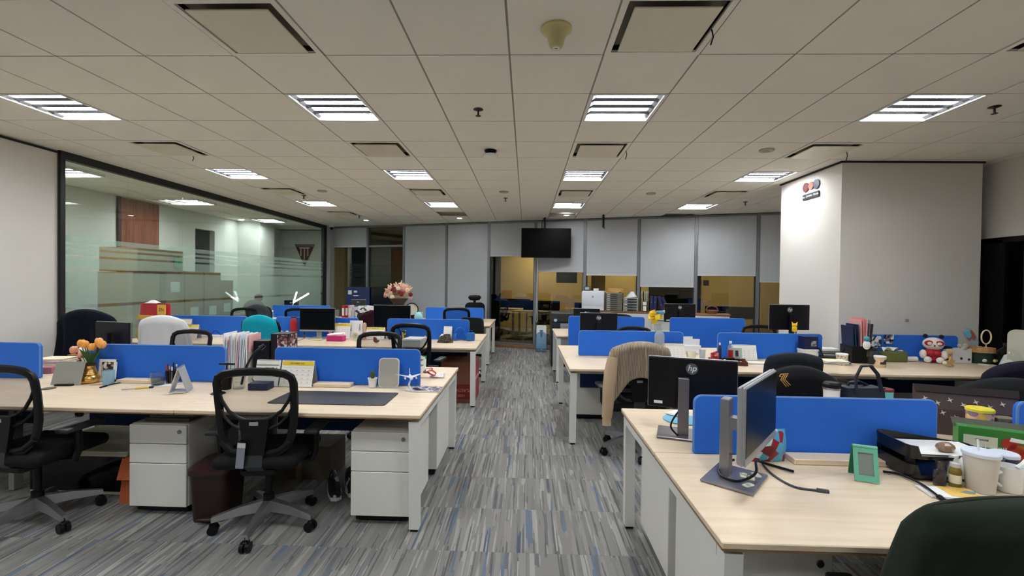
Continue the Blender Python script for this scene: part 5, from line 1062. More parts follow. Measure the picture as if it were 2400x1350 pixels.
G().rings([[(-.19, -.05, 0), (.19, -.05, 0), (.19, .05, 0), (-.19, .05, 0)], [(-.21, -.045, .14), (.21, -.045, .14), (.21, .045, .14), (-.21, .045, .14)], [(-.22, -.012, .26), (.22, -.012, .26), (.22, .012, .26), (-.22, .012, .26)]]).obj('bag_body', TBM, tb, False)
G().box((0, -.02, .245), (.44, .012, .04), rx=-.25).obj('dark_top_band', mat('dark brown leather', (40, 28, 26), .5), tb, False)
CS = mat('cream star print', (206, 196, 180), .6)
for i in range(12):
    x, z = -.18+.055*(i % 7)+(.02 if i > 6 else 0), .19-.07*(i//7)-.02*(i % 2); y = -.0515+max(0, (z-.14))*.275+.0035*(z/.14 if z < .14 else 1)
    st_ = []
    for k in range(8): a = PI/4*k+.4; r_ = .016 if k % 2 == 0 else .005; st_.append((r_*math.cos(a), r_*math.sin(a)))
    G().prism(st_, .001, (x, y, z), rx=PI/2-(.27 if z > .14 else -.03)).obj('star_print', CS, tb, False)
cup('yellow-lidded patterned snack tub on the nearest right desk', (2.328,2.398,0.740), .053, 0.189, blotch('snack tub print', [(226, 170, 130), (206, 150, 160), (236, 200, 90), (150, 120, 150), (230, 186, 150)], 40), 'snack_tub', 'tub', lid=mat('yellow lid', (236, 220, 60), .4), taper=.9)
t = carton('brown and grey drink pack right of the yellow-lidded tub', (2.438,2.394,0.740), (.085, .06, 0.157), blotch('drink pack print', [(98, 84, 62), (130, 116, 92), (80, 66, 50)], 25, kind='noise'), -.2, 'drink_pack', 'pack'); G().box((.018, -.031, .045), (.046, .001, .075)).obj('pale_label', mat('pale grey label', (196, 194, 182), .6), t, False)
t = T('notepad', 'notepad with a yellow cover and bird picture in front of the tumbler', 'notepad', (1.683,1.836,0.740), -.18); G().box((0, 0, .004), (.19, .1, .007)).obj('pages', PAPER, t, False); G().box((.035, .01, .0082), (.11, .09, .0014)).obj('yellow_cover', mat('mustard card', (232, 190, 92), .6), t, False); G().prism([(0, 0), (.03, .018), (.06, .012), (.045, -.01), (.02, -.012)], .0008, (.035, .01, .009)).obj('bird_print', mat('grey bird print', (120, 146, 160), .6), t, False)
cable('black charging cable over the notepad to the document tray', [(1.566,2.027,0.750), (1.617,1.999,0.750), (1.616,1.893,0.755), (1.570,1.755,0.762)], .005, BLACK, .025)
# behind the nearest right screen
t = cup('white tumbler with black and steel lid behind the nearest right screen', (1.969,2.981,0.740), .047, 0.187, mat('white enamel', (232, 232, 230), .3), 'travel_mug', 'tumbler', taper=.92); G().lathe([(.05, 0.165), (.05, 0.187), (.04, 0.198), (0, 0.198)], n=22).obj('black_lid', BLACK, t); G().lathe([(.051, 0.154), (.051, 0.165)], n=22).obj('steel_ring', CHROME, t)
hb_ = T('navy_handbag', 'navy leather handbag with tall handles behind the nearest right screen', 'handbag', (2.159,2.996,0.740), .1); NL = mat('navy leather', (26, 34, 52), .45)
G().rings([[(-.12, -.06, 0), (.12, -.06, 0), (.12, .06, 0), (-.12, .06, 0)], [(-.125, -.05, .17), (.125, -.05, .17), (.125, .05, .17), (-.125, .05, .17)]]).obj('bag_body', NL, hb_, False)
G().tube([(-.07, -.05, .14), (-.075, -.05, .24), (-.04, -.05, .31), (.02, -.05, .315), (.07, -.05, .26), (.10, -.05, .15)], .009, 8, flat=1.5).obj('handle', NL, hb_); G().tube([(-.06, .05, .14), (-.05, .03, .19), (.0, .02, .2), (.08, .04, .17), (.1, .05, .14)], .009, 8, flat=1.5).obj('handle', NL, hb_)
cup('jar with pink lid and turquoise side behind the nearest right screen', (2.311,2.988,0.740), .042, 0.151, mat('turquoise jar', (110, 200, 206), .4), 'jar', 'jar', lid=mat('dark red lid', (120, 34, 44), .4), taper=.95)

# ================================================================ SECOND RIGHT ROW
bottle('clear tall bottle in front of the aisle-end blue screen, second right row', (1.473,5.055,0.740), .055, 0.334, pane('milky bottle', (.80, .84, .84), 1.35, film=.42, filmcol=(.78, .80, .78)), GLASSY, neck=.45, shoulder=.8)
tent('desk_calendar', 'white calendar with green picture right of the tan cardigan', (1.627,5.055,0.740), .23, .16, -.12, mat('pale print header', (214, 216, 196), .6), .1, PAPER, side=BLACK)
cup('white ceramic mug right of the calendar by the cardigan', (1.805,5.010,0.740), .05, .085, mat('cream ceramic', (230, 226, 206), .3), 'mug', 'mug', True, rz=.3)
t = T('paper_dispenser', 'white paper holder with upright sheets right of the calendar by the cardigan', 'paper holder', (1.951,5.444,0.740), .1); G().box((0, 0, .05), (.2, .12, .1), bev=.004).obj('holder', PAPER, t, False); G().box((-.03, .02, .13), (.14, .003, .13), rz=.1, rx=-.1).obj('sheet', PAPER, t, False); G().box((.02, .0, .12), (.17, .003, .10), rz=-.15, rx=.1).obj('sheet', PAPER, t, False)
cup('stack of clear plastic cups right of the white paper holder', (1.941,5.055,0.740), .035, .1, PLASTIC_CLEAR, 'plastic_cups', 'cup')
ty = T('desk_caddy', 'black tray heaped with red packets and small bottles, second right row', 'tray', (2.094,4.779,0.740), -.25)
g = G(); g.box((0, 0, .004), (.34, .2, .008)); 
for s in (-1, 1): g.box((0, s*.1, .02), (.34, .006, .036)); g.box((s*.17, 0, .02), (.006, .2, .036))
g.obj('tray', mat('dark red brown tray', (70, 28, 24), .4), ty, False)
def at_tray(dx, dy): p = Vector((2.094,4.779,0.740)); return (p.x+dx, p.y+dy, DZ+.009)
t = T('red_packet', 'crumpled red packet at the left end of the desk tray', 'packet', at_tray(-.12, .03), .3); G().surf(lambda u, w_: (.05*math.cos(2*PI*u), .04*math.sin(2*PI*u)*(1-.6*w_), .1*w_+.01*math.sin(11*u)), 18, 6, True).obj('packet_body', blotch('red packet print', [(186, 40, 54), (226, 150, 150), (120, 20, 30), (220, 90, 100)], 50), t)
bottle('slim dark bottle standing in the desk tray', at_tray(-.06, .05), .018, .2, NAVY, PAPER)
bottle('small pump bottle with red label in the desk tray', at_tray(.05, .05), .027, .22, PLASTIC_CLEAR, PAPER, labelm=RED)
carton('black pouch in the middle of the desk tray', at_tray(-.0, -.04), (.09, .05, .06), BLACK, .2, 'pouch', 'pouch')
cup('small clear perfume glass at the right of the desk tray', at_tray(.1, -.02), .022, .07, GLASSY, 'perfume_glass', 'glass')
cup('amber glass jar at the right end of the desk tray', at_tray(.14, -.05), .02, .05, mat('amber glass', (120, 70, 40), .2), 'amber_jar', 'jar')
t = T('cotton_tube', 'white lotion tube lying in the desk tray', 'tube', at_tray(-.05, -.05), .6); G().tube([(-.06, 0, .02), (.05, 0, .03)], [.012, .02], 10).obj('body', PAPER, t); G().cyl((-.085, 0, .018), (-.06, 0, .02), .011).obj('cap', PAPER, t)
tent('desk_calendar', 'white calendar leaning on the second right-row middle screen', (2.384,5.055,0.740), .26, .155, -.05, PAPER, .09, PAPER)
t = T('picture_card', 'grey green picture card in front of the leaning white calendar', 'card', (2.229,4.894,0.740), -.05); G().box((0, .0, .075), (.13, .003, .14), rx=-.2).obj('card', mat('grey green card', (176, 190, 180), .6), t, False); G().box((.01, -.006, .09), (.03, .001, .06), rx=-.2).obj('ink_figure', INK, t, False)
tag(G().ball((0, 0, .02), .03, 10, 1.6, 1, .6).obj('tissue_wad', PAPER, None, loc=(2.021,4.899,0.740)), 'small wad of tissue left of the desk tray', 'tissue')
t = T('keyboard', 'pale keyboard right of the desk tray', 'keyboard', (2.369,4.807,0.740), -.1); G().box((0, 0, .006), (.28, .11, .011), bev=.003).obj('case', mat('pale keyboard', (214, 212, 206), .5), t, False); G().box((0, 0, .0125), (.26, .09, .003)).obj('key_block', PAPER, t, False)
carton('white box under the navy gift bag, second right row', (3.064,5.035,0.740), (.15, .13, .13), PAPER, .05, 'white_box', 'box', lid=PAPER)
nb = T('navy_gift_bag', 'navy gift bag with silver emblem on a white box', 'gift bag', (0, 0, 0), .05); p_ = (3.064,5.035,0.740); nb.location = (p_[0], p_[1], DZ+.13)
G().rings([[(-.075, -.05, 0), (.075, -.05, 0), (.075, .05, 0), (-.075, .05, 0)], [(-.08, -.045, .14), (.08, -.045, .14), (.08, .045, .14), (-.08, .045, .14)]], cap=True).obj('bag_body', mat('navy gift paper', (22, 26, 70), .4), nb, False); G().box((.03, -.0505, .065), (.06, .001, .06), rx=-.03).obj('silver_emblem', blotch('silver emblem print', [(120, 120, 128), (70, 72, 90), (160, 160, 166)], 60), nb, False)
t = T('document_tray', 'black three-tier document tray below the upright folders, second right row', 'tray', (3.267,4.951,0.740), -.15)
for k in range(3): G().prism(rrect(.27, .2, .02), .008, (0, 0, .01+.045*k)).obj('tray_tier', BLACK, t, False)
for x in (-.125, .125): G().tube([(x, -.1, .009), (x, -.07, .1), (x, 0, .15), (x, .08, .1), (x, .1, .009)], .008, 8).obj('side_arch', BLACK, t)
sheets('papers lying in the black three-tier tray', (2.835,4.283,0.850), .2, .15, 5, [CREAM, PAPER], -.15, seed=6, th=.005)
carton('white plastic container with lid behind the black tray, second right row', (3.460,5.362,0.740), (.22, .15, .1), mat('white container', (224, 220, 222), .45), -.1, 'container', 'container', lid=PAPER)
fh = T('magazine_holder', 'upright holder with navy and pink folders against the white pillar', 'file holder', tuple(Vector((3.577,5.089,0.740))+Vector((0, -.05, 0))), -.1)
g = G(); g.box((0, 0, .09), (.2, .22, .18)); g.obj('holder_box', BLACK, fh, False); G().box((.07, -.111, .10), (.05, .002, .05)).obj('label', CREAM, fh, False)
for i, (x, h_, mm, r_) in enumerate([(-.085, .37, NAVY, -.06), (-.06, .35, mat('teal board', (30, 70, 90), .5), -.06), (-.035, .39, NAVY, -.05), (-.01, .44, PINKP, -.03), (.015, .46, mat('salmon folder', (226, 140, 136), .6), -.02), (.04, .45, PINKP, .02), (.065, .44, PLASTIC_CLEAR, .05), (.085, .40, mat('dark sleeve', (60, 48, 52), .5), .08)]): G().box((x, 0, h_/2+.02), (.008, .21, h_), ry=r_).obj('folder', mm, fh, False)
cup('cream printed jar in front of the black three-tier tray', (3.286,4.827,0.740), .053, .105, blotch('cream jar print', [(232, 220, 196), (226, 214, 190), (170, 140, 120), (236, 228, 206)], 40, kind='noise'), 'jar', 'jar', lid=PAPER, taper=1.)
cup('cream jar with dark label and white lid, right of the smoky glass', (3.605,4.740,0.740), .05, .1, mat('peach glass', (222, 196, 160), .35), 'jar', 'jar', lid=PAPER, taper=1., band=blotch('dark label print', [(216, 190, 160), (50, 44, 50), (222, 196, 160), (214, 186, 150)], 16))
cup('tall smoky plastic pen cup by the green tissue box', (3.653,4.914,0.740), .045, .15, pane('smoky plastic', (.5, .5, .48), 1.4, film=.3, filmcol=(.3, .3, .28)), 'smoky_cup', 'cup', lid=BLACK, taper=.9)
t = T('duck_toy', 'small white and teal toy on the smoky pen cup', 'toy', (3.382,4.620,0.936)); G().ball((0, 0, .04), .035, 10, 1, .8, 1.3).obj('body', PAPER, t); G().ball((0, 0, .1), .028, 10).obj('head', mat('teal toy', (60, 140, 160), .5), t)
t = T('tissue_box', 'olive green fabric tissue box in front of the pillar screen', 'tissue box', (4.026,5.115,0.740), -.02); G().box((0, 0, .055), (.235, .12, .11), bev=.012, seg=2).obj('box_body', mat('olive fabric', (106, 112, 62), .9, var=.2, scale=40, bump=.6), t); G().surf(lambda u, w_: ((u-.5)*.16-.04, (w_-.5)*.06, .105+.05*abs(math.sin(5*u+2*w_))), 10, 6).obj('tissue_tuft', PAPER, t); G().ball((.08, 0, .115), .02, 8, 1.6, 1, .5).obj('pink_flower', PINKP, t)
for lab, x, z, w_, h_, m_ in (('photo strip pinned on the pillar screen, left one', 2048, 801, .17, .13, blotch('photo strip', [(230, 230, 232), (40, 46, 70), (120, 160, 180), (226, 226, 228), (60, 60, 80)], 34)), ('square photo card pinned on the pillar screen, right one', 2083, 795, .105, .1, blotch('photo card', [(226, 226, 230), (30, 34, 70), (110, 116, 140), (230, 230, 232)], 30))):
    t = T('pinned_photo', lab, 'photo', (0, 0, 0)); q = (3.868,5.180,0.943) if x == 2048 else (4.030,5.180,0.975); t.location = q; G().box((0, 0, 0), (w_, .002, h_)).obj('print', m_, t, False); G().cyl((0, -.001, h_/2-.01), (0, -.006, h_/2-.01), .005, n=10).obj('pin', STEEL, t)
t = T('paper_roll', 'white paper roll lying along the pillar screen', 'roll', (4.158,5.115,0.740)); G().cyl((-.12, 0, .028), (.12, 0, .028), .027, n=18).obj('roll', PAPER, t); G().cyl((-.121, 0, .028), (.121, 0, .028), .01, n=12).obj('core', CREAM, t)
# plush toys
pt = T('plush_panda', 'panda plush with red eye patches and a red bow', 'plush toy', (4.414,5.070,0.740), -.55); PW = mat('white plush fur', (232, 226, 216), .95, sheen=.4); PB = mat('black plush fur', (26, 22, 30), .95); PR = mat('crimson plush', (176, 20, 44), .8)
G().ball((0, 0, .085), .075, 16, 1.05, .8, 1.1).obj('body', PR, pt); hd = G().ball((0, -.01, .205), .08, 18, 1.15, .8, .85).obj('head', PW, pt)
for s in (-1, 1): G().ball((s*.065, 0, .285), .022, 10).obj('ear', PB, hd); G().ball((s*.042, -.062, .215), .036, 12, 1.1, .4, .8).obj('eye_patch', PR, hd); G().ball((s*.04, -.078, .212), .02, 10, 1, .4, .8).obj('eye_ring', PW, hd)
G().ball((0, -.08, .19), .008, 8).obj('nose', PB, hd)
for s in (-1, 1): G().ball((s*.085, -.03, .09), .032, 12, 1, 1, 1.5).obj('arm', PW, pt); G().ball((s*.05, -.06, .036), .034, 12).obj('foot', PW, pt); G().ball((s*.025, -.075, .105), .025, 10, 1.3, .5, 1).obj('bow_loop', RED, pt)
t = T('plush_doll', 'small doll plush in yellow and cream beside the panda plush', 'plush toy', (4.603,5.115,0.740)); G().ball((0, 0, .05), .04, 12, 1, .9, 1.2).obj('body', mat('yellow doll cloth', (226, 186, 80), .9), t); G().ball((0, -.01, .12), .042, 12).obj('head', mat('cream doll cloth', (232, 206, 180), .9), t); G().ball((0, 0, .16), .04, 12, 1.2, 1, .4).obj('cap', PB, t); G().ball((0, -.02, .026), .035, 10, 1.3, 1, .6).obj('skirt', PB, t)
t = T('plush_doll', 'second cream doll plush leaning between panda and white case', 'plush toy', (4.369,4.913,0.740)); G().ball((0, -.06, .03), .03, 10, 1.4, 1, .8).obj('body', CREAM, t); G().prism([(0, .05), (.015, .015), (.05, .015), (.022, -.01), (.03, -.045), (0, -.02), (-.03, -.045), (-.022, -.01), (-.05, .015), (-.015, .015)], .015, (0, -.09, .05), rx=PI/2).obj('gold_star', mat('tan star', (196, 160, 110), .7), t, False)
t = carton('white case with round-eared toys on top and dark emblems', (4.720,5.115,0.740), (.2, .1, .155), mat('white leather case', (228, 224, 226), .5), 0, 'white_case', 'case'); 
for x in (-.03, .03): G().ball((.03+x*1.0, -.02, .185), .024, 10).obj('toy_ear', mat('grey plush', (186, 180, 170), .9), t)
G().ball((.03, -.03, .16), .034, 12, 1.1, .8, .9).obj('toy_head', MATS['grey plush'], t)
for x, z in ((-.01, .05), (.07, .04)): G().cyl((x, -.0505, z), (x, -.0515, z), .014, n=12).obj('dark_emblem', INK, t)
t = T('planter_basket', 'dark green pot with wooden rim holding small toys, by the hoop', 'pot', (4.946,5.115,0.740)); G().lathe([(.10, 0), (.115, .05), (.115, .13), (0, .13)], n=24).obj('pot_body', mat('dark green pot', (22, 48, 36), .6), t); G().lathe([(.118, .12), (.122, .165), (.105, .165), (.105, .15), (0, .15)], n=24).obj('wooden_rim', mat('bark rim', (188, 146, 100), .8, var=.2, scale=30), t)
for a in range(16): G().box((.121*math.cos(a*PI/8), .121*math.sin(a*PI/8), .145), (.006, .035, .05), rz=a*PI/8).obj('bark_slat', MATS['bark rim'], t, False)
for x, c_ in ((-.05, (220, 226, 226)), (.06, (222, 206, 130))): G().ball((x, -.11, .04), .022, 8, 1.2, .5, .8).obj('flower_badge', mat('badge %d' % c_[2], c_, .6), t)
t = T('embroidery_hoop', 'wooden embroidery hoop standing in the dark green pot', 'hoop', (4.558,4.650,0.986)); G().tube([(.047*math.cos(a), 0, .085+.068*math.sin(a)) for a in [2*PI*k/32 for k in range(32)]], .0065, 8, closed=True, up=(0, 1, 0)).obj('hoop', mat('pale wood hoop', (222, 200, 164), .5), t); G().cyl((0, 0, -.02), (0, 0, .02), .004).obj('stick', MATS['pale wood hoop'], t)
t = T('flip_flop_charm', 'clear and blue sandal-shaped holder leaning on the green pot', 'holder', (4.506,4.720,0.993), 0); G().prism([(x*.045, y*.1) for x, y in rrect(2, 2, .8)], .02, (-.04, 0, .07), rx=PI/2, ry=-.6).obj('clear_shell', PLASTIC_CLEAR, t); G().prism([(x*.034, y*.06) for x, y in rrect(2, 2, .6)], .024, (-.05, .0, .085), rx=PI/2, ry=-.6).obj('blue_insert', blotch('blue and rust insert', [(90, 170, 190), (150, 80, 60), (110, 180, 200)], 22), t)
t = T('glass_cookie_jar', 'glass jar with dark lid, white cloth inside, right end of the pillar desk', 'jar', (5.037,4.883,0.740)); G().lathe([(.07, 0), (.1, .02), (.115, .09), (.1, .16), (.06, .20), (.05, .215), (.0, .216)], n=26).obj('glass_body', GLASSY, t); G().lathe([(.056, .21), (.06, .24), (.03, .25), (0, .25)], n=20).obj('dark_lid', DARK, t); G().surf(lambda u, w_: (.085*math.cos(2*PI*u)*(1-.4*w_), .085*math.sin(2*PI*u)*(1-.4*w_), .02+.1*w_+.012*math.sin(14*u)), 24, 7, True).obj('white_cloth', PAPER, t)
cup('small white dish in front of the dark green pot', (4.815,4.933,0.740), .05, .012, PAPER, 'dish', 'dish')
t = T('white_chair_back', 'white board standing at the right edge beyond the pillar', 'board', (5.12, 4.72, 0), -.9); G().prism(rrect(.4, .55, .06), .03, (0, 0, .86), rx=PI/2).obj('panel', mat('ivory plastic', (206, 206, 190), .5), t)
for x in (-.15, .15): G().cyl((x, -.015, 0), (x, -.015, .62), .015).obj('leg', STEEL, t)
# far half of the second right row, third row
monitor('black monitor seen from behind over the aisle-end screen, second right row', (0.937,5.894,0.740), 0.474, .31, PI-.05, .12, BLACK, logo='hp', base=(.22, .18), bcol=BLACK)
monitor('black monitor with a yellow toy in front, seen from behind over the middle screen', (3.261,5.750,0.848), .50, .31, PI+.05, .16, BLACK, logo='hp', base=(.22, .18), bcol=BLACK)
t = T('yellow_toy', 'small yellow toy clipped on the middle blue screen, second right row', 'toy', (2.978,5.140,1.019)); YT = mat('yellow toy plastic', (240, 200, 40), .5); G().box((0, 0, .055), (.05, .03, .06), bev=.008).obj('body', YT, t); G().box((0, 0, .1), (.055, .03, .035), bev=.01).obj('head', YT, t)
for s in (-1, 1): G().cyl((s*.02, 0, .112), (s*.03, 0, .135), .009, .003, 8).obj('ear', YT, t); G().cyl((s*.015, 0, 0), (s*.015, 0, .03), .007).obj('leg', INK, t)
monitor('black monitor seen from behind at the third right row, near the credenza', (2.771,8.305,0.740), 0.562, .33, PI+.02, .13, BLACK, logo='hp', base=(.22, .18), sticker=True, bcol=BLACK)
monitor('dark monitor seen from behind at the aisle end of the third right row', (1.028,7.755,0.740), 0.445, .28, PI, .10, BLACK, logo='LG', base=(.2, .16), bcol=BLACK)
yb = T('flower_wrap', 'yellow wrapped flowers in a clear vase between the two far screens', 'flowers', (2.278,7.944,0.740)); G().lathe([(.05, 0), (.06, .12), (.05, .12), (.0, .01)], n=18).obj('clear_vase', PLASTIC_CLEAR, yb); rn = random.Random(21)
for i in range(14):
    a = rn.uniform(0, 6.28); r_ = rn.uniform(.02, .13); x, y, z = math.cos(a)*r_*1.2-.05, math.sin(a)*r_*.6, .2+rn.uniform(-.06, .12)
    G().surf(lambda u, w_, x=x, y=y, z=z, a=a: (x+(u-.5)*.09, y+(w_-.5)*.05+.02*math.sin(3*u+a), z+.04*math.sin(4*w_+a)+.03*u), 5, 5).obj('yellow_wrap', mat('yellow cellophane', (238, 206, 34), .4) if i % 3 else mat('peach wrap', (232, 190, 130), .5), yb)
G().ball((.05, 0, .32), .05, 10, 1.5, .6, .7).obj('blue_wrap', mat('sky blue wrap', (70, 150, 190), .4), yb)
# office machine by the aisle
pm = T('office_printer', 'tall dark floor printer left of the third right row', 'printer', (.72, 8.75, 0)); G().span((-.24, -.3, 0), (.24, .3, .82), bev=.008).obj('cabinet', mat('dark printer body', (34, 35, 38), .45), pm, False); G().span((-.25, -.31, .82), (.25, .3, 1.0), bev=.012).obj('scanner_head', DARK, pm, False)
for z0, z1 in ((.55, .72), (.72, .8), (.36, .53)): G().span((-.08, -.312, z0), (.16, -.3, z1), bev=.003).obj('drawer_front', mat('grey drawer', (150, 154, 160), .5), pm, False)
G().span((-.02, -.318, .62), (.08, -.312, .7)).obj('button_panel', INK, pm, False); G().cyl((-.17, -.315, .86), (-.17, -.31, .86), .03).obj('round_badge', mat('pale blue badge', (170, 200, 226), .4), pm)

# ================================================================ CREDENZA AND THINGS ON IT
CY = wallY(2.6)-.42
cz = T('credenza', 'long white credenza with wooden top below the blinds', 'cabinet', (2.62, CY, 0), WA)
G().span((-1.45, -.22, .05), (1.45, .22, .95), bev=.004).obj('body', WHITE_METAL, cz, False); G().span((-1.47, -.24, .95), (1.47, .23, .975), bev=.003).obj('wooden_top', WALNUT, cz, False)
for k in range(6):
    x = -1.45+.4833*k; d_ = G().span((x+.006, -.236, .08), (x+.477, -.221, .93), bev=.003).obj('door', WHITE_METAL, cz, False); G().box((x+.24, -.243, .82), (.24, .014, .016), bev=.003).obj('handle', mat('grey handle', (110, 114, 118), .4), d_, False)
G().span((-1.42, -.2, 0), (1.42, .2, .05)).obj('plinth', BLACK, cz, False)
cM = Matrix.Translation((2.62, CY, 0)) @ Matrix.Rotation(WA, 4, 'Z')
def onc(x, y=0, z=.976): return tuple(cM @ Vector((x, y, z)))
pr = T('laser_printer', 'white laser printer at the left end of the credenza', 'printer', onc(-1.2), WA); G().box((0, 0, .2), (.47, .38, .4), bev=.012, seg=2).obj('body', mat('printer white', (216, 220, 226), .4), pr); G().box((0, -.191, .1), (.46, .003, .004)).obj('tray_gap', GREYP, pr, False); G().box((0, -.191, .05), (.44, .004, .085), bev=.001).obj('paper_tray', MATS['printer white'], pr, False); G().cyl((0, -.191, .29), (0, -.193, .29), .022, n=20).obj('logo_badge', GREYP, pr); G().box((0, 0, .405), (.44, .34, .012)).obj('top_plate', MATS['printer white'], pr, False)
t = T('label_terminal', 'small dark display unit on top of the white printer', 'display', onc(-1.34, -.05, 1.39), WA); G().box((0, 0, .045), (.13, .05, .085), bev=.006, rx=-.2).obj('body', DARK, t); G().box((0, -.028, .048), (.09, .002, .055), rx=-.2).obj('screen', mat('grey lcd', (150, 170, 180), .3), t, False)
carton('small white box on the printer beside the dark display', onc(-1.16, 0, 1.39), (.1, .08, .05), PAPER, WA, 'small_box', 'box', lid=PAPER)
def drawers(lab, x, w_, h_, n_, m_, face, frame=None):
    t = T('drawer_organiser', lab, 'drawer unit', onc(x), WA); G().box((0, 0, h_/2), (w_, .32, h_), bev=.004).obj('shell', frame or m_, t, False)
    for k in range(n_):
        z = h_*(k+.5)/n_; d_ = G().box((0, -.163, z), (w_*.92, .012, h_/n_*.78), bev=.002).obj('drawer', face, t, False); G().box((0, -.171, z), (w_*.4, .008, h_/n_*.2)).obj('handle', DARK, d_, False); G().box((-w_*.33, -.1705, z), (w_*.18, .003, h_/n_*.3)).obj('label', PAPER, d_, False)
drawers('tall grey drawer organiser with many drawers right of the printer', -.76, .33, .37, 9, mat('grey organiser', (120, 118, 108), .5), mat('grey drawer face', (112, 110, 98), .5))
drawers('small white-framed drawer organiser in the middle of the credenza', -.42, .28, .28, 5, WHITE_METAL, mat('dark grey drawer face', (66, 68, 68), .45), WHITE_METAL)
t = T('envelope_pile', 'pile of brown envelopes on the tall drawer organiser', 'envelopes', onc(-.75, 0, 1.352), WA); rn = random.Random(31)
for i in range(5): G().box((rn.uniform(-.04, .04), 0, .012+.018*i), (.28, .22, .014), rz=rn.uniform(-.2, .2), ry=rn.uniform(-.06, .06)).obj('envelope', mat('manila envelope', (222, 176, 112), .7), t, False)
t = T('plastic_bag', 'translucent plastic bag on the small drawer organiser', 'bag', onc(-.42, 0, 1.268), WA); G().surf(lambda u, w_: (.12*math.cos(2*PI*u)*(1-.75*w_)+.02*w_, .1*math.sin(2*PI*u)*(1-.8*w_), .12*w_+.01*math.sin(9*u)*(1-w_)), 20, 7, True).obj('bag_body', mat('translucent film', (206, 210, 214), .3), t)
t = T('magazine_holder', 'black and white magazine holder full of brochures on the credenza', 'file holder', onc(-.14), WA); G().box((0, 0, .1), (.1, .25, .2)).obj('holder_box', BLACK, t, False); G().box((0, -.126, .07), (.07, .002, .1)).obj('label', PAPER, t, False); G().box((0, -.13, .17), (.08, .002, .07)).obj('label', PAPER, t, False)
for i in range(6): G().box((-.045+.018*i, 0, .24), (.006, .22, .36), ry=.05*(i-2)).obj('brochure', [PAPER, BLACK, PAPER, mat('green leaf paper', (120, 180, 130), .6), PAPER, GREYP][i], t, False)
for i, (x, lab, r_) in enumerate(((0, 'navy ring binder standing on the credenza', 0), (.07, 'second navy ring binder beside the first on the credenza', .02), (.19, 'leaning navy ring binder at the right of the two upright ones', -.28), (.275, 'rightmost leaning dark blue ring binder on the credenza', -.42))):
    t = T('ring_binder', lab, 'binder', onc(x-.005), WA); G().box((0, 0, .16*math.cos(r_)+.031*abs(math.sin(r_))+.001), (.06 if i != 3 else .045, .28, .32), ry=r_, bev=.002).obj('cover', mat('navy binder', (24, 34, 84), .5), t, False); G().cyl((0, -.141, .2 if abs(r_) < .1 else .15), (0, -.1425, .2 if abs(r_) < .1 else .15), .012, n=12).obj('finger_ring', STEEL, t)
t = T('potted_herb', 'small yellow-green plant in a pot behind the back monitor', 'plant', onc(.42, -.05), WA); G().lathe([(.04, 0), (.055, .07), (.0, .065)], n=16).obj('pot', DARK, t)
for i in range(14): a = i*2.4; G().ball((math.cos(a)*.04, math.sin(a)*.03, .09+.004*(i % 5)), .022, 7, 1.2, .8, .5).obj('leaf', mat('yellow green leaf', (150, 150, 60), .6, var=.2), t)
t = T('basket', 'brown woven basket on the right end of the credenza', 'basket', onc(1.15), WA); G().lathe([(.09, 0), (.12, .07), (.11, .07), (.0, .01)], n=20).obj('bowl', WALNUT, t); G().tube([(-.115, 0, .06), (-.08, 0, .13), (0, 0, .155), (.08, 0, .13), (.115, 0, .06)], .009, 8).obj('handle', WALNUT, t)
bottle('small white bottle on the credenza above the back monitor', onc(.62, -.1), .025, .12, PAPER, INK)

# ================================================================ CEILING HUNG THINGS
tv = T('ceiling_television', 'black flat television hung from the ceiling before the blinds', 'television', (.43, 10.2, HZ)); G().box((0, 0, -.575), (1.105, .06, .66), bev=.008).obj('housing', BLACK, tv, False); G().box((0, -.031, -.572), (1.085, .003, .64)).obj('screen', mat('television screen', (5, 5, 6), .3, spec=.1), tv, False); G().cyl((-.03, .05, -.4), (-.03, .05, 0), .025).obj('ceiling_pole', BLACK, tv); G().box((-.03, .045, -.45), (.3, .05, .2)).obj('mount_plate', BLACK, tv, False); G().tube([(-.06, .05, -.02), (-.1, .05, -.15), (-.09, .05, -.3)], .008, 6).obj('cable', BLACK, tv)
t = T('ceiling_pole', 'short black pole with hook hanging from the ceiling right of the television', 'pole', (1.62, 9.75, HZ)); G().cyl((0, 0, 0), (0, 0, -.27), .022).obj('pole', BLACK, t); G().tube([(.0, 0, -.26), (.02, 0, -.30), (.035, 0, -.27)], .008, 6).obj('hook', BLACK, t)
def sprinkler(lab, x, y):
    t = T('sprinkler', lab, 'sprinkler', (x, y, HZ), 0, 'ceiling sprinklers'); G().lathe([(.04, 0), (.042, -.004), (.02, -.012), (0, -.012)], n=18).obj('rosette', mat('dark bronze', (70, 62, 52), .4, .7), t); G().cyl((0, 0, -.01), (0, 0, -.055), .008).obj('stem', MATS['dark bronze'], t); G().lathe([(.0, -.054), (.022, -.054), (.022, -.058), (0, -.058)], n=14).obj('deflector', MATS['dark bronze'], t)
for lab, p in (('sprinkler between the two nearest middle ceiling lights', (-0.424,3.855,3.010)), ('sprinkler right of the far right ceiling light', (3.732,3.790,3.010)), ('small sprinkler above the aisle near the television', (-0.377,7.907,3.010)), ('sprinkler left of the white pillar top', (3.810,8.110,3.010)), ('sprinkler at the end of the glass partition', (-3.777,10.167,3.010)), ('sprinkler above the second light row by the glass partition', (-3.872,7.800,3.010))): sprinkler(lab, p[0], p[1])
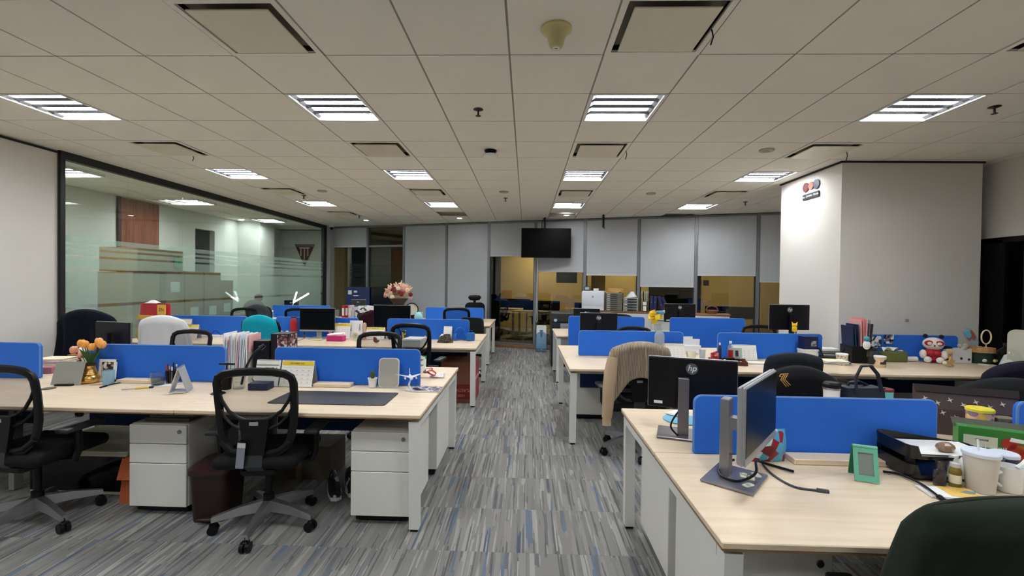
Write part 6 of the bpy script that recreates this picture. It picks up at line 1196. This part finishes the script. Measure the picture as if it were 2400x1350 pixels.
t = T('wifi_antenna', 'cream cone-shaped wireless antenna on the ceiling', 'antenna', (0.153,2.632,3.010)); G().lathe([(.088, 0), (.09, -.012), (.07, -.03), (.055, -.045), (.04, -.10), (.03, -.112), (0, -.114)], n=28).obj('dome', mat('yellowed cream plastic', (206, 194, 142), .45), t); G().cyl((0, 0, -.1135), (0, 0, -.116), .02, n=18).obj('label_disc', PAPER, t); G().box((0, -.002, -.1165), (.018, .007, .001)).obj('label_print', INK, t, False)
t = T('dome_camera', 'white dome security camera with dark mount above the aisle', 'camera', (-0.413,5.049,3.010)); G().lathe([(.065, 0), (.07, -.012), (.05, -.025), (.068, -.038), (.068, -.05), (0, -.05)], n=22).obj('dark_mount', BLACK, t); G().lathe([(.085, -.05), (.082, -.07), (.05, -.085), (0, -.088)], n=24).obj('white_shell', PAPER, t)
for i, (lab, p) in enumerate((('smoke detector right of the nearest lights on the far right', (2.561,4.994,3.010)), ('flat round ceiling speaker above the third right row', (1.986,7.408,3.010)), ('flat round ceiling speaker left of the aisle', (-3.358,7.378,3.010)), ('flat round ceiling cover near the aisle sprinkler', (-0.379,7.349,3.010)))):
    t = T('ceiling_disc', lab, 'detector', p); G().lathe([(.075, 0), (.078, -.006), (.07, -.016), (0, -.018)], n=24).obj('cover', mat('disc plastic', (176, 170, 152), .6), t); G().lathe([(.03, -.018), (.028, -.024 if i == 0 else -.019), (0, -.024 if i == 0 else -.019)], n=16).obj('cap', MATS['disc plastic'], t)
DL = emit('downlight glow', (.9, .93, 1.), DOWNLIGHT_STRENGTH)
def downlight(lab, p):
    t = T('downlight', lab, 'ceiling light', p, 0, 'round ceiling downlights'); G().cyl((0, 0, -.004), (0, 0, -.002), .055, n=20).obj('lamp_disc', DL, t, False); G().lathe([(.055, -.001), (.055, -.008), (.08, -.006), (.082, 0)], n=24, cap=False).obj('trim_ring', WHITE_METAL, t)
for lab, p in (('round downlight at the end of the glass partition', (-3.900,10.951,3.010)), ('round downlight left of the television', (-1.551,10.443,3.010)), ('round downlight right above the television', (0.848,9.844,3.010)), ('round downlight inside the glass-walled room', (-7.066,11.072,3.010))): downlight(lab, p)
for lab, p in (('small dome camera in the corner above the partition end', (-5.249,12.110,2.950)),): t = T('corner_camera', lab, 'camera', (-5.2, 12.0, 2.93)); G().ball((0, 0, 0), .045, 12).obj('eye', BLACK, t); G().lathe([(.06, .02), (.06, .08), (0, .08)], n=16).obj('mount', PAPER, t)
# cords hanging from vents
for lab, p, d in (('short black cord hanging from the nearest right air diffuser', (1.036,2.648,3.010), .09), ('short black cord hanging from the second right air diffuser', (1.068,5.029,3.010), .1), ('short black cord at the air diffuser beside the pillar', (3.402,4.999,3.010), .12), ('short black cord at the left air diffuser', (-3.972,5.305,3.010), .07)):
    o = G().tube([(0, 0, 0), (.01, 0, -d*.5), (-.004, 0, -d)], .004, 6).obj('vent_cord', BLACK, None, True, loc=(p[0], p[1], HZ)); tag(o, lab, 'cord')
# wall logo on the pillar
lg = T('wall_logo', 'wall logo of three coloured discs above a dark lettered bar on the pillar', 'logo', (3.648, 5.99, 2.76), -PI/2); lx = (-.135, -.0, .13); lg.scale = (.82, 1, .82)
for i, c_ in enumerate(((96, 40, 36), (196, 96, 70), (28, 44, 70))):
    G().cyl((lx[i], 0, .1), (lx[i], -.012, .1), .075 if i != 1 else .06, n=22).obj('disc', mat('logo disc %d' % i, c_, .45), lg)
G().box((0, -.008, -.055), (.40, .012, .085)).obj('lettered_bar', mat('logo bar', (44, 44, 52), .5), lg, False); text('sma   CROWN  TRAVEL', .04, PAPER, lg, (0, -.0146, -.055), (PI/2, 0, 0))
t = T('wall_plate', 'small grey wall plate low on the white pillar', 'wall plate', (4.423,5.425,1.169)); G().box((0, 0, 0), (.045, .006, .03), bev=.002).obj('plate', mat('grey wall plate', (176, 174, 168), .5), t); G().box((0, -.004, 0), (.03, .002, .018)).obj('insert', GREYP, t, False)

# ================================================================ DIM OFFICE BEYOND THE WINDOWS
def far_desk(lab, l, rz):
    t = T('dim_desk', lab, 'desk', l, rz, 'desks beyond the window wall'); G().span((-.7, -.35, .715), (.7, .35, .74)).obj('tabletop', MAPLE, t, False)
    for x in (-.65, .65):
        for y in (-.3, .3): G().span((x-.025, y-.025, 0), (x+.025, y+.025, .715)).obj('leg', WHITE_METAL, t, False)
    G().span((-.55, .33, .74), (.55, .355, 1.02)).obj('screen_panel', mat('shade-darkened far screen', (22, 30, 44), .9), t, False)  # screen blue darkened in its colour so it looks unlit
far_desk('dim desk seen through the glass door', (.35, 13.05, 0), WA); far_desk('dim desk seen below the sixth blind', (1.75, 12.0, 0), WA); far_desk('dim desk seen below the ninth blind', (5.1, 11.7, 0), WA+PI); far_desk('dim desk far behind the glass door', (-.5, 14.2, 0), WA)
t = T('far_television', 'dim wall television seen under the sixth blind', 'television', (1.2, wallY(1.2)+3.2, 1.75), WA); G().box((0, 0, 0), (.62, .06, .4), bev=.01).obj('housing', BLACK, t, False); G().box((0, -.031, 0), (.58, .003, .36)).obj('screen', SCREEN, t, False)
sw = T('far_switches', 'pair of dark switch plates on the wall beyond the ninth window', 'switches', (5.2, wallY(5.2)+4.45, 1.6), WA)
for x in (-.1, .1): G().box((x, 0, 0), (.16, .02, .16)).obj('switch_plate', DARK, sw, False)
